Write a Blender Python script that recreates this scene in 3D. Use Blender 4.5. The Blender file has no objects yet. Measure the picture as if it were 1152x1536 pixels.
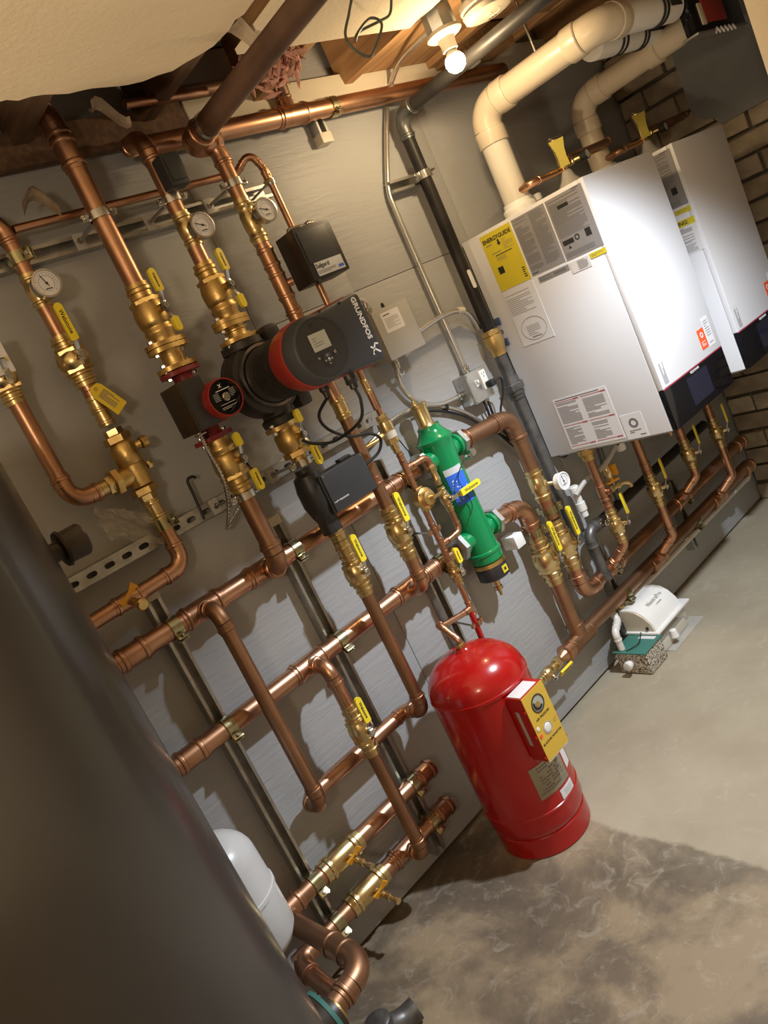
import bpy, bmesh, math, random
from mathutils import Vector, Matrix
random.seed(7)
C = bpy.context.scene.collection
SC = bpy.context.scene
# ------------------------------------------------------------------ camera
cam = bpy.data.cameras.new('camera'); camo = bpy.data.objects.new('camera', cam); C.objects.link(camo)
cam.sensor_fit = 'VERTICAL'; cam.sensor_height = 24.0; cam.lens = 1170/1536*24.0
cam.clip_start = 0.02
R_ = [[0.67488483, -0.60644717, -0.42041919], [-0.45121706, 0.11166635, -0.88540035], [0.58389521, 0.78724358, -0.19827739]]
right, down, fwd = [Vector(r) for r in R_]
mw = Matrix((( right.x, -down.x, -fwd.x, 0.0), (right.y, -down.y, -fwd.y, -2.05), (right.z, -down.z, -fwd.z, 1.613), (0, 0, 0, 1)))
camo.matrix_world = mw
SC.camera = camo
# ------------------------------------------------------------------ world, lights, exposure
SC.view_settings.view_transform = 'Standard'; SC.view_settings.look = 'None'
SC.view_settings.exposure = 0.82; SC.view_settings.gamma = 1.0; SC.view_settings.use_curve_mapping = False
w = bpy.data.worlds.new('world'); SC.world = w; w.use_nodes = True
w.node_tree.nodes['Background'].inputs[0].default_value = (1.0, .86, .70, 1); w.node_tree.nodes['Background'].inputs[1].default_value = 0.05
def light(name, kind, loc, energy, col, **kw):
    l = bpy.data.lights.new(name, kind); l.energy = energy; l.color = col
    o = bpy.data.objects.new(name, l); C.objects.link(o); o.location = loc
    for k, v in kw.items(): setattr(l, k, v)
    return o
# the ceiling flood lamp in front of the boilers (off frame), the bulb by the wall, two added warm fill lights
L2 = light('flood_lamp', 'SPOT', (2.05, -1.45, 2.33), 140, (.84, .92, 1.0), spot_size=math.radians(127), spot_blend=.5, shadow_soft_size=.035)
o_ = light('fill_uplight', 'SPOT', (-1.25, -1.55, .95), 120, (1.0, .78, .50), spot_size=math.radians(62), spot_blend=.7, shadow_soft_size=.06); o_.rotation_euler = (Vector((.55, -.75, 2.4))-o_.location).to_track_quat('-Z', 'Y').to_euler()  # added spot out of view, aimed up to brighten the ceiling drywall
light('warm_fill', 'POINT', (-.8, -2.4, 1.9), 25, (1.0, .80, .56), shadow_soft_size=.12)  # added fill out of view, stands in for the basement's warm ambient light

# ------------------------------------------------------------------ materials
def new_mat(name):
    m = bpy.data.materials.new(name); m.use_nodes = True
    return m, m.node_tree, m.node_tree.nodes['Principled BSDF']
def mat(name, col, rough=.5, metal=0., col2=None, scale=8., detail=4., bump=0., bscale=60., rough2=None, spec=None, coat=0., stretch=None, lo=.35, hi=.65):
    m, nt, p = new_mat(name); N = nt.nodes; Lk = nt.links
    p.inputs['Base Color'].default_value = (*col, 1); p.inputs['Roughness'].default_value = rough; p.inputs['Metallic'].default_value = metal
    if spec is not None: p.inputs['Specular IOR Level'].default_value = spec
    if coat: p.inputs['Coat Weight'].default_value = coat; p.inputs['Coat Roughness'].default_value = .08
    tc = N.new('ShaderNodeTexCoord'); vec = tc.outputs['Object']
    if stretch:
        mp = N.new('ShaderNodeMapping'); mp.inputs['Scale'].default_value = stretch; Lk.new(vec, mp.inputs[0]); vec = mp.outputs[0]
    if col2 is not None:
        n = N.new('ShaderNodeTexNoise'); n.inputs['Scale'].default_value = scale; n.inputs['Detail'].default_value = detail; Lk.new(vec, n.inputs['Vector'])
        r = N.new('ShaderNodeMapRange'); r.inputs[1].default_value = lo; r.inputs[2].default_value = hi; Lk.new(n.outputs[0], r.inputs[0])
        mx = N.new('ShaderNodeMix'); mx.data_type = 'RGBA'; mx.inputs[6].default_value = (*col, 1); mx.inputs[7].default_value = (*col2, 1)
        Lk.new(r.outputs[0], mx.inputs[0]); Lk.new(mx.outputs[2], p.inputs['Base Color'])
        if rough2 is not None:
            q = N.new('ShaderNodeMapRange'); q.inputs[3].default_value = rough; q.inputs[4].default_value = rough2
            Lk.new(r.outputs[0], q.inputs[0]); Lk.new(q.outputs[0], p.inputs['Roughness'])
    if bump:
        n = N.new('ShaderNodeTexNoise'); n.inputs['Scale'].default_value = bscale; n.inputs['Detail'].default_value = 5; Lk.new(vec, n.inputs['Vector'])
        b = N.new('ShaderNodeBump'); b.inputs['Strength'].default_value = bump; b.inputs['Distance'].default_value = .004
        Lk.new(n.outputs[0], b.inputs['Height']); Lk.new(b.outputs[0], p.inputs['Normal'])
    return m
K = {}
K['copper'] = mat('copper', (.60, .345, .22), .33, 1., (.40, .22, .135), 9, rough2=.38, lo=.42, hi=.75)
K['copper_old'] = mat('copper_old', (.44, .25, .15), .40, 1., (.30, .17, .10), 6, rough2=.48)
K['copper_dark'] = mat('copper_dark', (.22, .13, .09), .5, .8, (.13, .08, .06), 7)
K['brass'] = mat('brass', (.78, .62, .33), .26, 1., (.60, .45, .21), 14, rough2=.36)
K['bronze'] = mat('bronze', (.72, .51, .20), .32, 1., (.54, .37, .14), 22, rough2=.5, bump=.15, bscale=240)
K['zinc'] = mat('yellow_zinc', (.58, .53, .33), .25, 1., (.42, .40, .24), 16)
K['steel'] = mat('steel', (.66, .66, .65), .24, 1., (.48, .48, .47), 20)
K['galv'] = mat('galvanised', (.56, .56, .54), .38, 1., (.42, .42, .40), 26, rough2=.5)
K['emt'] = mat('conduit_steel', (.60, .60, .57), .32, .9)
K['iron'] = mat('black_iron', (.014, .013, .013), .45, 0, (.026, .023, .021), 12, spec=.2)
K['ironvalve'] = mat('grey_iron', (.17, .17, .17), .42, .7, (.10, .10, .10), 20)
K['castblack'] = mat('cast_black', (.022, .020, .018), .45, 0, (.035, .03, .026), 20, bump=.12, bscale=160)
K['black'] = mat('black_plastic', (.022, .022, .023), .42)
K['brownblack'] = mat('brown_black_plastic', (.032, .021, .014), .42)
K['rubber'] = mat('black_rubber', (.013, .013, .013), .6)
K['charcoal'] = mat('charcoal_plastic', (.036, .038, .043), .42, bump=.08, bscale=500)
K['panel'] = mat('panel_black', (.034, .034, .037), .3)
K['gloss'] = mat('black_glass', (.006, .006, .008), .08, spec=.3)
K['lcd'] = mat('lcd_grey', (.38, .40, .36), .3)
K['screen'] = mat('touch_screen', (.016, .018, .034), .08)
K['pumpred'] = mat('pump_red', (.33, .025, .018), .4)
K['flangered'] = mat('flange_red', (.26, .022, .028), .45, 0, (.20, .016, .02), 20)
K['tankred'] = mat('tank_red', (.40, .007, .007), .22, 0, (.36, .006, .006), 5, coat=.3)
K['boxred'] = mat('box_red', (.42, .014, .012), .35)
K['green'] = mat('green_enamel', (.004, .235, .075), .2, coat=.4)
K['lidgreen'] = mat('lid_green', (.05, .19, .155), .5)
K['yellow'] = mat('yellow_vinyl', (.82, .66, .03), .38)
K['orange'] = mat('orange_vinyl', (.80, .38, .02), .42)
K['tagyellow'] = mat('tag_yellow', (.80, .60, .04), .6)
K['olivetag'] = mat('tag_olive', (.50, .42, .07), .5)
K['monyellow'] = mat('plate_yellow', (.66, .44, .05), .45)
K['stickyellow'] = mat('label_yellow', (.66, .55, .03), .55)
K['white'] = mat('white_enamel', (.74, .74, .77), .30)
K['whiteplastic'] = mat('white_plastic', (.80, .80, .78), .35)
K['pvc'] = mat('pvc_cream', (.56, .48, .365), .32)
K['pvcw'] = mat('pvc_white', (.70, .69, .66), .35)
K['paper'] = mat('white_paper', (.72, .71, .72), .6)
K['papergrey'] = mat('grey_paper', (.27, .262, .272), .55)
K['ink'] = mat('ink_black', (.02, .02, .02), .6)
K['inkgrey'] = mat('ink_grey', (.165, .16, .165), .6)
K['inkdim'] = mat('ink_dim', (.13, .125, .13), .6)
K['inkred'] = mat('ink_red', (.42, .03, .07), .6)
K['stickorange'] = mat('label_orange', (.85, .11, .03), .5)
K['bluelabel'] = mat('label_blue', (.03, .14, .70), .4)
K['blueclip'] = mat('clip_blue', (.055, .075, .14), .45)
K['silverlab'] = mat('label_silver', (.62, .65, .70), .35, .2)
K['tanplate'] = mat('name_plate', (.36, .33, .25), .42, .5, (.31, .28, .21), 9)
K['boxgrey'] = mat('box_grey', (.42, .41, .385), .42)
K['stem'] = K['steel']
K['tank'] = mat('tank_jacket', (.046, .044, .043), .28, 0, (.054, .051, .048), 3, coat=.15)
K['jug'] = mat('white_drum', (.58, .59, .60), .3)
K['oldwhite'] = mat('aged_white', (.40, .35, .27), .5)
K['beige'] = mat('beige_cap', (.62, .56, .45), .5)
K['wood'] = mat('joist_wood', (.46, .26, .11), .7, 0, (.28, .15, .065), 4, stretch=(14, .8, 14), bump=.2, bscale=20)
K['wooddark'] = mat('old_wood', (.16, .085, .045), .8, 0, (.09, .05, .03), 4, stretch=(14, .8, 14))
K['subfloor'] = mat('subfloor_wood', (.50, .30, .13), .75, 0, (.36, .20, .09), 5, stretch=(12, 1, 12))
K['drywall'] = mat('drywall', (.74, .62, .45), .85, 0, (.68, .57, .41), 3, bump=.5, bscale=70)
K['drypaper'] = mat('torn_paper', (.36, .28, .20), .9, 0, (.22, .165, .115), 20)
K['pink'] = mat('pink_fibreglass', (.58, .32, .25), .95, 0, (.42, .20, .15), 30, bump=.8, bscale=120)
K['parge'] = mat('grey_parging', (.27, .275, .28), .85, 0, (.23, .235, .24), 4, bump=.5, bscale=30)
K['mortar'] = mat('mortar', (.17, .145, .11), .95, 0, (.12, .10, .08), 12, bump=.8, bscale=60)
K['brick1'] = mat('brick_tan', (.50, .42, .31), .9, 0, (.36, .30, .22), 14, bump=.9, bscale=45)
K['brick2'] = mat('brick_ochre', (.43, .35, .25), .9, 0, (.31, .25, .175), 14, bump=.9, bscale=45)
K['brick3'] = mat('brick_brown', (.34, .275, .20), .9, 0, (.25, .20, .145), 14, bump=.9, bscale=45)
K['wire'] = mat('green_wire', (.06, .075, .05), .5)
K['wirew'] = mat('white_wire', (.62, .58, .50), .5)
K['redpanel'] = mat('dark_red_panel', (.30, .035, .025), .5)
K['dark'] = mat('dark_gap', (.008, .008, .008), .9)
def transparent(name, col, tr, rough=.1):
    m, nt, p = new_mat(name); p.inputs['Base Color'].default_value = (*col, 1); p.inputs['Roughness'].default_value = rough
    p.inputs['Alpha'].default_value = tr; return m
K['clear'] = transparent('clear_plastic', (.75, .74, .70), .30, .12)
K['bag'] = transparent('clear_bag', (.80, .76, .68), .26, .06)
K['clearvent'] = transparent('translucent_vent_pipe', (.75, .71, .62), .78, .18)
m, nt, p = new_mat('pebbles'); p.inputs['Roughness'].default_value = .7
tc = nt.nodes.new('ShaderNodeTexCoord'); vo = nt.nodes.new('ShaderNodeTexVoronoi'); vo.inputs['Scale'].default_value = 130; nt.links.new(tc.outputs['Object'], vo.inputs['Vector'])
cr = nt.nodes.new('ShaderNodeValToRGB'); cr.color_ramp.elements[0].color = (.70, .66, .58, 1); cr.color_ramp.elements[1].color = (.13, .10, .06, 1)
cr.color_ramp.elements[0].position = .25; cr.color_ramp.elements[1].position = .7
nt.links.new(vo.outputs['Distance'], cr.inputs[0]); nt.links.new(cr.outputs[0], p.inputs['Base Color']); K['pebbles'] = m
m, nt, p = new_mat('lamp_glow'); p.inputs['Base Color'].default_value = (1, .9, .75, 1)
p.inputs['Emission Color'].default_value = (1, .74, .42, 1); p.inputs['Emission Strength'].default_value = 210; K['glow'] = m
# painted plywood: grey paint telegraphing the wood grain
m, nt, p = new_mat('painted_plywood'); N = nt.nodes; Lk = nt.links; p.inputs['Roughness'].default_value = .5
tc = N.new('ShaderNodeTexCoord'); mp = N.new('ShaderNodeMapping'); mp.inputs['Scale'].default_value = (3.2, 1, 26); Lk.new(tc.outputs['Object'], mp.inputs[0])
n1 = N.new('ShaderNodeTexNoise'); n1.inputs['Scale'].default_value = 2.3; n1.inputs['Detail'].default_value = 6; n1.inputs['Distortion'].default_value = .6; Lk.new(mp.outputs[0], n1.inputs['Vector'])
n2 = N.new('ShaderNodeTexNoise'); n2.inputs['Scale'].default_value = 1.6; Lk.new(tc.outputs['Object'], n2.inputs['Vector'])
mx = N.new('ShaderNodeMix'); mx.data_type = 'RGBA'; mx.inputs[6].default_value = (.34, .345, .352, 1); mx.inputs[7].default_value = (.385, .388, .39, 1)
Lk.new(n2.outputs[0], mx.inputs[0]); Lk.new(mx.outputs[2], p.inputs['Base Color'])
b = N.new('ShaderNodeBump'); b.inputs['Strength'].default_value = .55; b.inputs['Distance'].default_value = .004; Lk.new(n1.outputs[0], b.inputs['Height']); Lk.new(b.outputs[0], p.inputs['Normal'])
K['ply'] = m
# concrete
def concrete():
    """old brown slab for x < 1.42, paler pour beyond, the edge of the pour worn and uneven"""
    m, nt, p = new_mat('concrete'); N = nt.nodes; Lk = nt.links; p.inputs['Roughness'].default_value = .62; tc = N.new('ShaderNodeTexCoord'); O = tc.outputs['Object']
    def noise(sc, det, ro=.6, dist=0.):
        n = N.new('ShaderNodeTexNoise'); n.inputs['Scale'].default_value = sc; n.inputs['Detail'].default_value = det; n.inputs['Roughness'].default_value = ro; n.inputs['Distortion'].default_value = dist; Lk.new(O, n.inputs['Vector']); return n.outputs[0]
    def ramp(f, *els):
        r = N.new('ShaderNodeValToRGB'); e = r.color_ramp.elements
        while len(e) < len(els): e.new(.5)
        for k, (q, c) in enumerate(els): e[k].position = q; e[k].color = (*c, 1)
        Lk.new(f, r.inputs[0]); return r.outputs[0]
    def mix(f, a, b):
        x = N.new('ShaderNodeMix'); x.data_type = 'RGBA'; Lk.new(f, x.inputs[0]); Lk.new(a, x.inputs[6]); Lk.new(b, x.inputs[7]); return x.outputs[2]
    def math_(op, a, b):
        x = N.new('ShaderNodeMath'); x.operation = op
        for k, q in enumerate((a, b)):
            if isinstance(q, (int, float)): x.inputs[k].default_value = q
            else: Lk.new(q, x.inputs[k])
        return x.outputs[0]
    fine = noise(15, 9, .72, 1.1); mid = noise(5, 6, .6, .4)
    old = ramp(noise(3.1, 7, .62, .3), (.36, (.098, .076, .056)), (.49, (.165, .128, .088)), (.60, (.30, .232, .150)))
    new = ramp(noise(2.0, 6, .6), (.36, (.335, .285, .205)), (.66, (.43, .375, .28)))
    wht = ramp(fine, (0., (.50, .455, .375)), (1., (.50, .455, .375)))
    old = mix(ramp(fine, (.54, (0, 0, 0)), (.78, (.6, .6, .6))), old, wht); new = mix(ramp(fine, (.56, (0, 0, 0)), (.76, (.7, .7, .7))), new, wht)
    sep = N.new('ShaderNodeSeparateXYZ'); Lk.new(O, sep.inputs[0])
    x = math_('ADD', math_('SUBTRACT', sep.outputs[0], 1.42-.65), math_('MULTIPLY', math_('SUBTRACT', mid, .5), .10))
    worn = ramp(math_('ADD', math_('MULTIPLY', x, 2.2), fine), (.18, (0, 0, 0)), (.62, (.35, .35, .35)))
    edge = ramp(math_('MULTIPLY', math_('ADD', x, .012), 40), (.2, (0, 0, 0)), (.8, (1, 1, 1)))
    old = mix(worn, old, new); Lk.new(mix(edge, old, new), p.inputs['Base Color'])
    b = N.new('ShaderNodeBump'); b.inputs['Strength'].default_value = .35; b.inputs['Distance'].default_value = .004; Lk.new(math_('ADD', math_('MULTIPLY', fine, .6), edge), b.inputs['Height']); Lk.new(b.outputs[0], p.inputs['Normal'])
    return m
K['slab_old'] = concrete()

# ------------------------------------------------------------------ mesh builder
UP = Vector((0, 0, 1)); RT = Vector((1, 0, 0)); OUT = Vector((0, -1, 0)); IN = Vector((0, 1, 0)); DN = -UP; LT = -RT
def P(x, d, z): return Vector((x, -d, z))
def frame(ax):
    ax = ax.normalized(); h = UP if abs(ax.z) < .9 else RT
    u = h.cross(ax).normalized(); return u, ax.cross(u), ax
ORG = {}
class MB:
    def __init__(s): s.v = []; s.f = []
    def face(s, pts):
        i = len(s.v); s.v += [Vector(q) for q in pts]; s.f.append(list(range(i, i+len(pts)))); return s
    def rings(s, rings, cap0=True, cap1=True, closed=False):
        n = len(rings[0]); base = len(s.v)
        for r in rings: s.v += r
        m = len(rings)
        for i in range(m if closed else m-1):
            a = base+i*n; b = base+((i+1) % m)*n
            for j in range(n): k = (j+1) % n; s.f.append([a+j, a+k, b+k, b+j])
        if not closed:
            if cap0: s.f.append([base+j for j in range(n)][::-1])
            if cap1: s.f.append([base+(m-1)*n+j for j in range(n)])
        return s
    def rev(s, p, ax, prof, n=20, a0=0.):
        u, v, ax = frame(ax); rs = []
        for t, r in prof:
            r = max(r, 1e-5); c = p+ax*t
            rs.append([c+(u*math.cos(a0+2*math.pi*j/n)+v*math.sin(a0+2*math.pi*j/n))*r for j in range(n)])
        return s.rings(rs)
    def cyl(s, p, q, r, n=16, r2=None):
        q = Vector(q); p = Vector(p); L = (q-p).length
        return s.rev(p, q-p, [(0, r), (L, r if r2 is None else r2)], n)
    def hexa(s, p, ax, L, r): return s.rev(p, ax, [(0, r*.93), (L*.08, r), (L*.92, r), (L, r*.93)], 6)
    def tube(s, pts, r, n=14):
        pts = [Vector(q) for q in pts]; rs = []
        d0 = (pts[1]-pts[0]).normalized(); u, v, _ = frame(d0); prev = d0
        for i, q in enumerate(pts):
            d = (pts[min(i+1, len(pts)-1)]-pts[max(i-1, 0)]).normalized()
            rot = prev.rotation_difference(d); u = rot @ u; v = rot @ v; prev = d
            rr = r[i] if isinstance(r, (list, tuple)) else r
            rs.append([q+(u*math.cos(2*math.pi*j/n)+v*math.sin(2*math.pi*j/n))*rr for j in range(n)])
        return s.rings(rs)
    def torus(s, c, ax, R, r, n=24, k=8):
        u, v, ax = frame(ax); rs = []
        for i in range(n):
            a = 2*math.pi*i/n; e = u*math.cos(a)+v*math.sin(a)
            rs.append([c+e*(R+r*math.cos(2*math.pi*j/k))+ax*(r*math.sin(2*math.pi*j/k)) for j in range(k)])
        return s.rings(rs, closed=True)
    def band(s, c, ax, r0, r1, L, n=24, a0=0., a1=2*math.pi, ref=None):
        u, v, ax = frame(ax)
        if ref is not None: u = (ref-ax*ref.dot(ax)).normalized(); v = ax.cross(u)
        full = abs(a1-a0-2*math.pi) < 1e-6; rs = []
        m = n if full else n+1
        for i in range(m):
            a = a0+(a1-a0)*i/n; e = u*math.cos(a)+v*math.sin(a)
            rs.append([c+e*r0-ax*L/2, c+e*r1-ax*L/2, c+e*r1+ax*L/2, c+e*r0+ax*L/2])
        return s.rings(rs, closed=full)
    def box(s, c, size, bev=0., M=None):
        bm = bmesh.new(); bmesh.ops.create_cube(bm, size=1)
        for q in bm.verts: q.co = Vector((q.co.x*size[0], q.co.y*size[1], q.co.z*size[2]))
        if bev: bmesh.ops.bevel(bm, geom=bm.edges[:], offset=bev, segments=2, affect='EDGES', profile=.6)
        base = len(s.v); bm.verts.index_update()
        for q in bm.verts: s.v.append(Vector(c)+((M @ q.co) if M is not None else q.co))
        for f in bm.faces: s.f.append([base+q.index for q in f.verts])
        bm.free(); return s
    def obox(s, c, a, b, e, la, lb, le, bev=0.):
        M = Matrix((a, b, e)).transposed(); return s.box(c, (la, lb, le), bev, M)
    def prism(s, poly, o, u, v, w_):
        a = [o+u*x+v*y for x, y in poly]; b = [q+w_ for q in a]; base = len(s.v); n = len(a); s.v += a+b
        s.f.append(list(range(base, base+n))[::-1]); s.f.append(list(range(base+n, base+2*n)))
        for j in range(n): k = (j+1) % n; s.f.append([base+j, base+k, base+n+k, base+n+j])
        return s
    def build(s, name, mt, parent=None, label=None, kind=None, angle=38):
        me = bpy.data.meshes.new(name)
        if parent is not None: o0 = ORG[parent]
        else:
            lo = Vector([min(q[i] for q in s.v) for i in range(3)]); hi = Vector([max(q[i] for q in s.v) for i in range(3)]); o0 = Vector(((lo.x+hi.x)/2, (lo.y+hi.y)/2, lo.z))
        me.from_pydata([q-o0 for q in s.v], [], s.f); me.validate()
        bm = bmesh.new(); bm.from_mesh(me); bmesh.ops.recalc_face_normals(bm, faces=bm.faces); bm.to_mesh(me); bm.free()
        me.polygons.foreach_set('use_smooth', [True]*len(me.polygons)); me.set_sharp_from_angle(angle=math.radians(angle))
        me.materials.append(K[mt] if isinstance(mt, str) else mt)
        o = bpy.data.objects.new(name, me); C.objects.link(o)
        if parent is not None: o.parent = parent
        else: o.location = o0
        ORG[o] = o0
        if label: o['label'] = label
        if kind: o['kind'] = kind
        return o
def tag(o, label, cat, group=None):
    o['label'] = label; o['category'] = cat
    if group: o['group'] = group
    return o
def thing(name, label, cat, loc, group=None):
    o = bpy.data.objects.new(name, None); C.objects.link(o); o.location = loc; o.empty_display_size = .02
    ORG[o] = Vector(loc); return tag(o, label, cat, group)
def struct(o): o['kind'] = 'structure'; return o
def text(parent, name, s, size, c, u, v, mt, align='CENTER', depth=.0004, bold=0.):
    cu = bpy.data.curves.new(name, 'FONT'); cu.body = s; cu.size = size; cu.align_x = align; cu.align_y = 'CENTER'; cu.extrude = depth; cu.offset = bold; cu.resolution_u = 2
    t = bpy.data.objects.new(name, cu); me = bpy.data.meshes.new_from_object(t); bpy.data.objects.remove(t)
    u = u.normalized(); v = v.normalized(); w_ = u.cross(v); o0 = ORG[parent]
    M = Matrix.Translation(Vector(c)-o0) @ Matrix((u, v, w_)).transposed().to_4x4()
    me.transform(M); me.materials.clear(); me.materials.append(K[mt]); me.name = name
    o = bpy.data.objects.new(name, me); C.objects.link(o); o.parent = parent; ORG[o] = o0
    return o
def plate(parent, name, c, u, v, wd, ht, mt, t=.0012, r=0., label=None):
    u = u.normalized(); v = v.normalized(); mb = MB()
    if r:
        poly = []
        for cx, cy, a0 in ((wd/2-r, ht/2-r, 0), (-wd/2+r, ht/2-r, 90), (-wd/2+r, -ht/2+r, 180), (wd/2-r, -ht/2+r, 270)):
            for k in range(5): a = math.radians(a0+k*22.5); poly.append((cx+r*math.cos(a), cy+r*math.sin(a)))
    else: poly = [(wd/2, ht/2), (-wd/2, ht/2), (-wd/2, -ht/2), (wd/2, -ht/2)]
    mb.prism(poly, Vector(c), u, v, u.cross(v)*t); return mb.build(name, mt, parent, label)
def fineprint(parent, c, u, v, wd, ht, rows, mt='inkgrey', fill=.9, th=.45, t=.0003, seed=1):
    rnd = random.Random(seed); mb = MB(); u = u.normalized(); v = v.normalized(); n = u.cross(v)
    for i in range(rows):
        y = ht/2-(i+.5)*ht/rows; L = wd*(fill if rnd.random() > .25 else rnd.uniform(.3, .8)); h = ht/rows*th
        if rnd.random() < .08: continue
        mb.prism([(-wd/2, y-h/2), (-wd/2+L, y-h/2), (-wd/2+L, y+h/2), (-wd/2, y+h/2)], Vector(c), u, v, n*t)
    return mb.build('fine_print', mt, parent, kind='stuff')

# ------------------------------------------------------------------ fittings
def press(mb, p, ax, r, L):
    mb.rev(p, ax, [(0, r*1.01), (0, r*1.10), (L*.48, r*1.10), (L*.54, r*1.22), (L*.62, r*1.24), (L*.74, r*1.22), (L*.80, r*1.10), (L, r*1.10), (L, r*1.01)], 20)
def arc(c, a, b, R, n=9):
    ang = a.angle(b); phi = math.pi-ang; T = R*math.tan(phi/2); ctr = c+(a+b).normalized()*(R/math.cos(phi/2))
    s = c+a*T-ctr; e = c+b*T-ctr; pts = []
    for i in range(n+1):
        k = i/n; pts.append(ctr+(s*math.sin((1-k)*phi)+e*math.sin(k*phi))/math.sin(phi))
    return pts, T
def elbow(parent, c, a, b, r, R, mt='copper', L=None, name='elbow'):
    pts, T = arc(c, a, b, R); L = L or r*1.45; mb = MB(); mb.tube(pts, r*1.10, 18)
    press(mb, c+a*T, a, r, L); press(mb, c+b*T, b, r, L); mb.build(name, mt, parent); return T
def tee(parent, p, ax, br, r, rb, mt='copper', reach=None):
    mb = MB(); h = rb*1.25; mb.rev(p-ax*h, ax, [(0, r*1.0), (0, r*1.12), (2*h, r*1.12), (2*h, r*1.0)], 20)
    press(mb, p+ax*h, ax, r, r*1.4); press(mb, p-ax*h, -ax, r, r*1.4)
    q = reach or r*1.2
    mb.cyl(p, p+br*q, rb*1.12, 18); press(mb, p+br*q, br, rb, rb*1.4)
    return mb.build('tee', mt, parent)
def coupling(parent, p, ax, r, mt='copper', L=None):
    L = L or r*3.4; mb = MB(); press(mb, p, ax, r, L/2); press(mb, p, -ax, r, L/2); return mb.build('coupling', mt, parent)
def fit_pipe(root, pts, r, mt='copper', R=None, fmt=None, plain=False):
    """straight pipe parts between corners plus an elbow part on every corner"""
    R = R or r*2.0; n = len(pts); trim = [0.]*n
    for i in range(1, n-1):
        a = (pts[i-1]-pts[i]).normalized(); b = (pts[i+1]-pts[i]).normalized()
        if plain: arcp, T = arc(pts[i], a, b, R)
        else: T = elbow(root, pts[i], a, b, r, R, fmt or mt)
        trim[i] = T
    for i in range(n-1):
        d = (pts[i+1]-pts[i]); L = d.length; d.normalize()
        if L-trim[i]-trim[i+1] > .004: MB().cyl(pts[i]+d*trim[i], pts[i+1]-d*trim[i+1], r, 20).build('pipe', mt, root)
def pipe_run(label, pts, r, mt='copper', R=None, group=None, name='copper_pipe'):
    root = thing(name, label, 'pipe', pts[0], group); fit_pipe(root, pts, r, mt, R); return root
def lever(root, q, out, h, L, mt='yellow', wid=.021, word=True, short=None):
    """q: top of the stem; strap rises along h, ends in a vinyl grip of length L"""
    s = out.cross(h).normalized()
    if s.dot(RT) < 0: s = -s
    a = q+h*.034+out*.012
    mb = MB(); mb.obox(q+out*.002, s, h, out, .017, .026, .003, .001); d = (a-(q+h*.010)); mb.obox(q+h*.010+d*.5, s, d.normalized(), d.normalized().cross(s), .013, d.length+.006, .003, .0008)
    mb.build('lever_strap', 'steel', root)
    g = MB(); poly = []
    for cy, a0 in ((L-.009, 0), (.004, 180)):
        for k in range(9): an = math.radians(a0+k*22.5); poly.append((wid/2*math.cos(an), cy+(wid/2 if a0 == 0 else .004)*math.sin(an)))
    n = s.cross(h); n = n if n.dot(out) > 0 else -n
    g.prism(poly, a-n*.004, s, h, n*.009); go = g.build('handle', mt, root)
    if word:
        c = a+h*(L*.5)+n*.0052; t = DN if abs(h.z) > .5 else h; up = n.cross(t)
        text(go, 'lettering', 'Webstone', L*.15, c, t, up, 'ink', bold=.0002)
    return go
def ball_valve(label, p, ax, r, L, hd, out=OUT, grip=.085, group=None, mt='brass', stem=None, short=False, handle_mt='yellow', name='ball_valve', word=True):
    root = thing(name, label, 'valve', p-ax*L, group); b = MB(); k = r
    b.rev(p, ax, [(-L, k*1.02), (-L, k*1.14), (-L*.84, k*1.14), (-L*.81, k*1.32), (-L*.74, k*1.32), (-L*.71, k*1.16), (-L*.60, k*1.16), (-L*.56, k*1.38), (-L*.50, k*1.38), (-L*.46, k*1.25), (-L*.36, k*1.36),
                  (-L*.22, k*1.66), (0, k*1.78), (L*.22, k*1.66), (L*.36, k*1.36), (L*.46, k*1.25), (L*.50, k*1.38), (L*.56, k*1.38), (L*.60, k*1.16), (L*.71, k*1.16), (L*.74, k*1.32), (L*.81, k*1.32), (L*.84, k*1.14), (L, k*1.14), (L, k*1.02)], 24)
    b.hexa(p-ax*L*.44, ax, L*.16, k*1.62); b.hexa(p+ax*L*.28, ax, L*.16, k*1.62); b.build('body', mt, root)
    s = stem or r*1.78+.016
    MB().cyl(p+out*r*1.4, p+out*(s-.004), .0095, 14).build('neck', mt, root)
    m = MB(); m.cyl(p+out*(s-.004), p+out*(s+.010), .0045, 10); m.hexa(p+out*(s+.003), out, .006, .0085); m.build('stem_nut', 'steel', root)
    lever(root, p+out*s, out, ax*hd, grip, handle_mt, word=word)
    if short: lever(root, p+out*s, out, -ax*hd, grip*.52, handle_mt, word=False)
    return root
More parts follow.
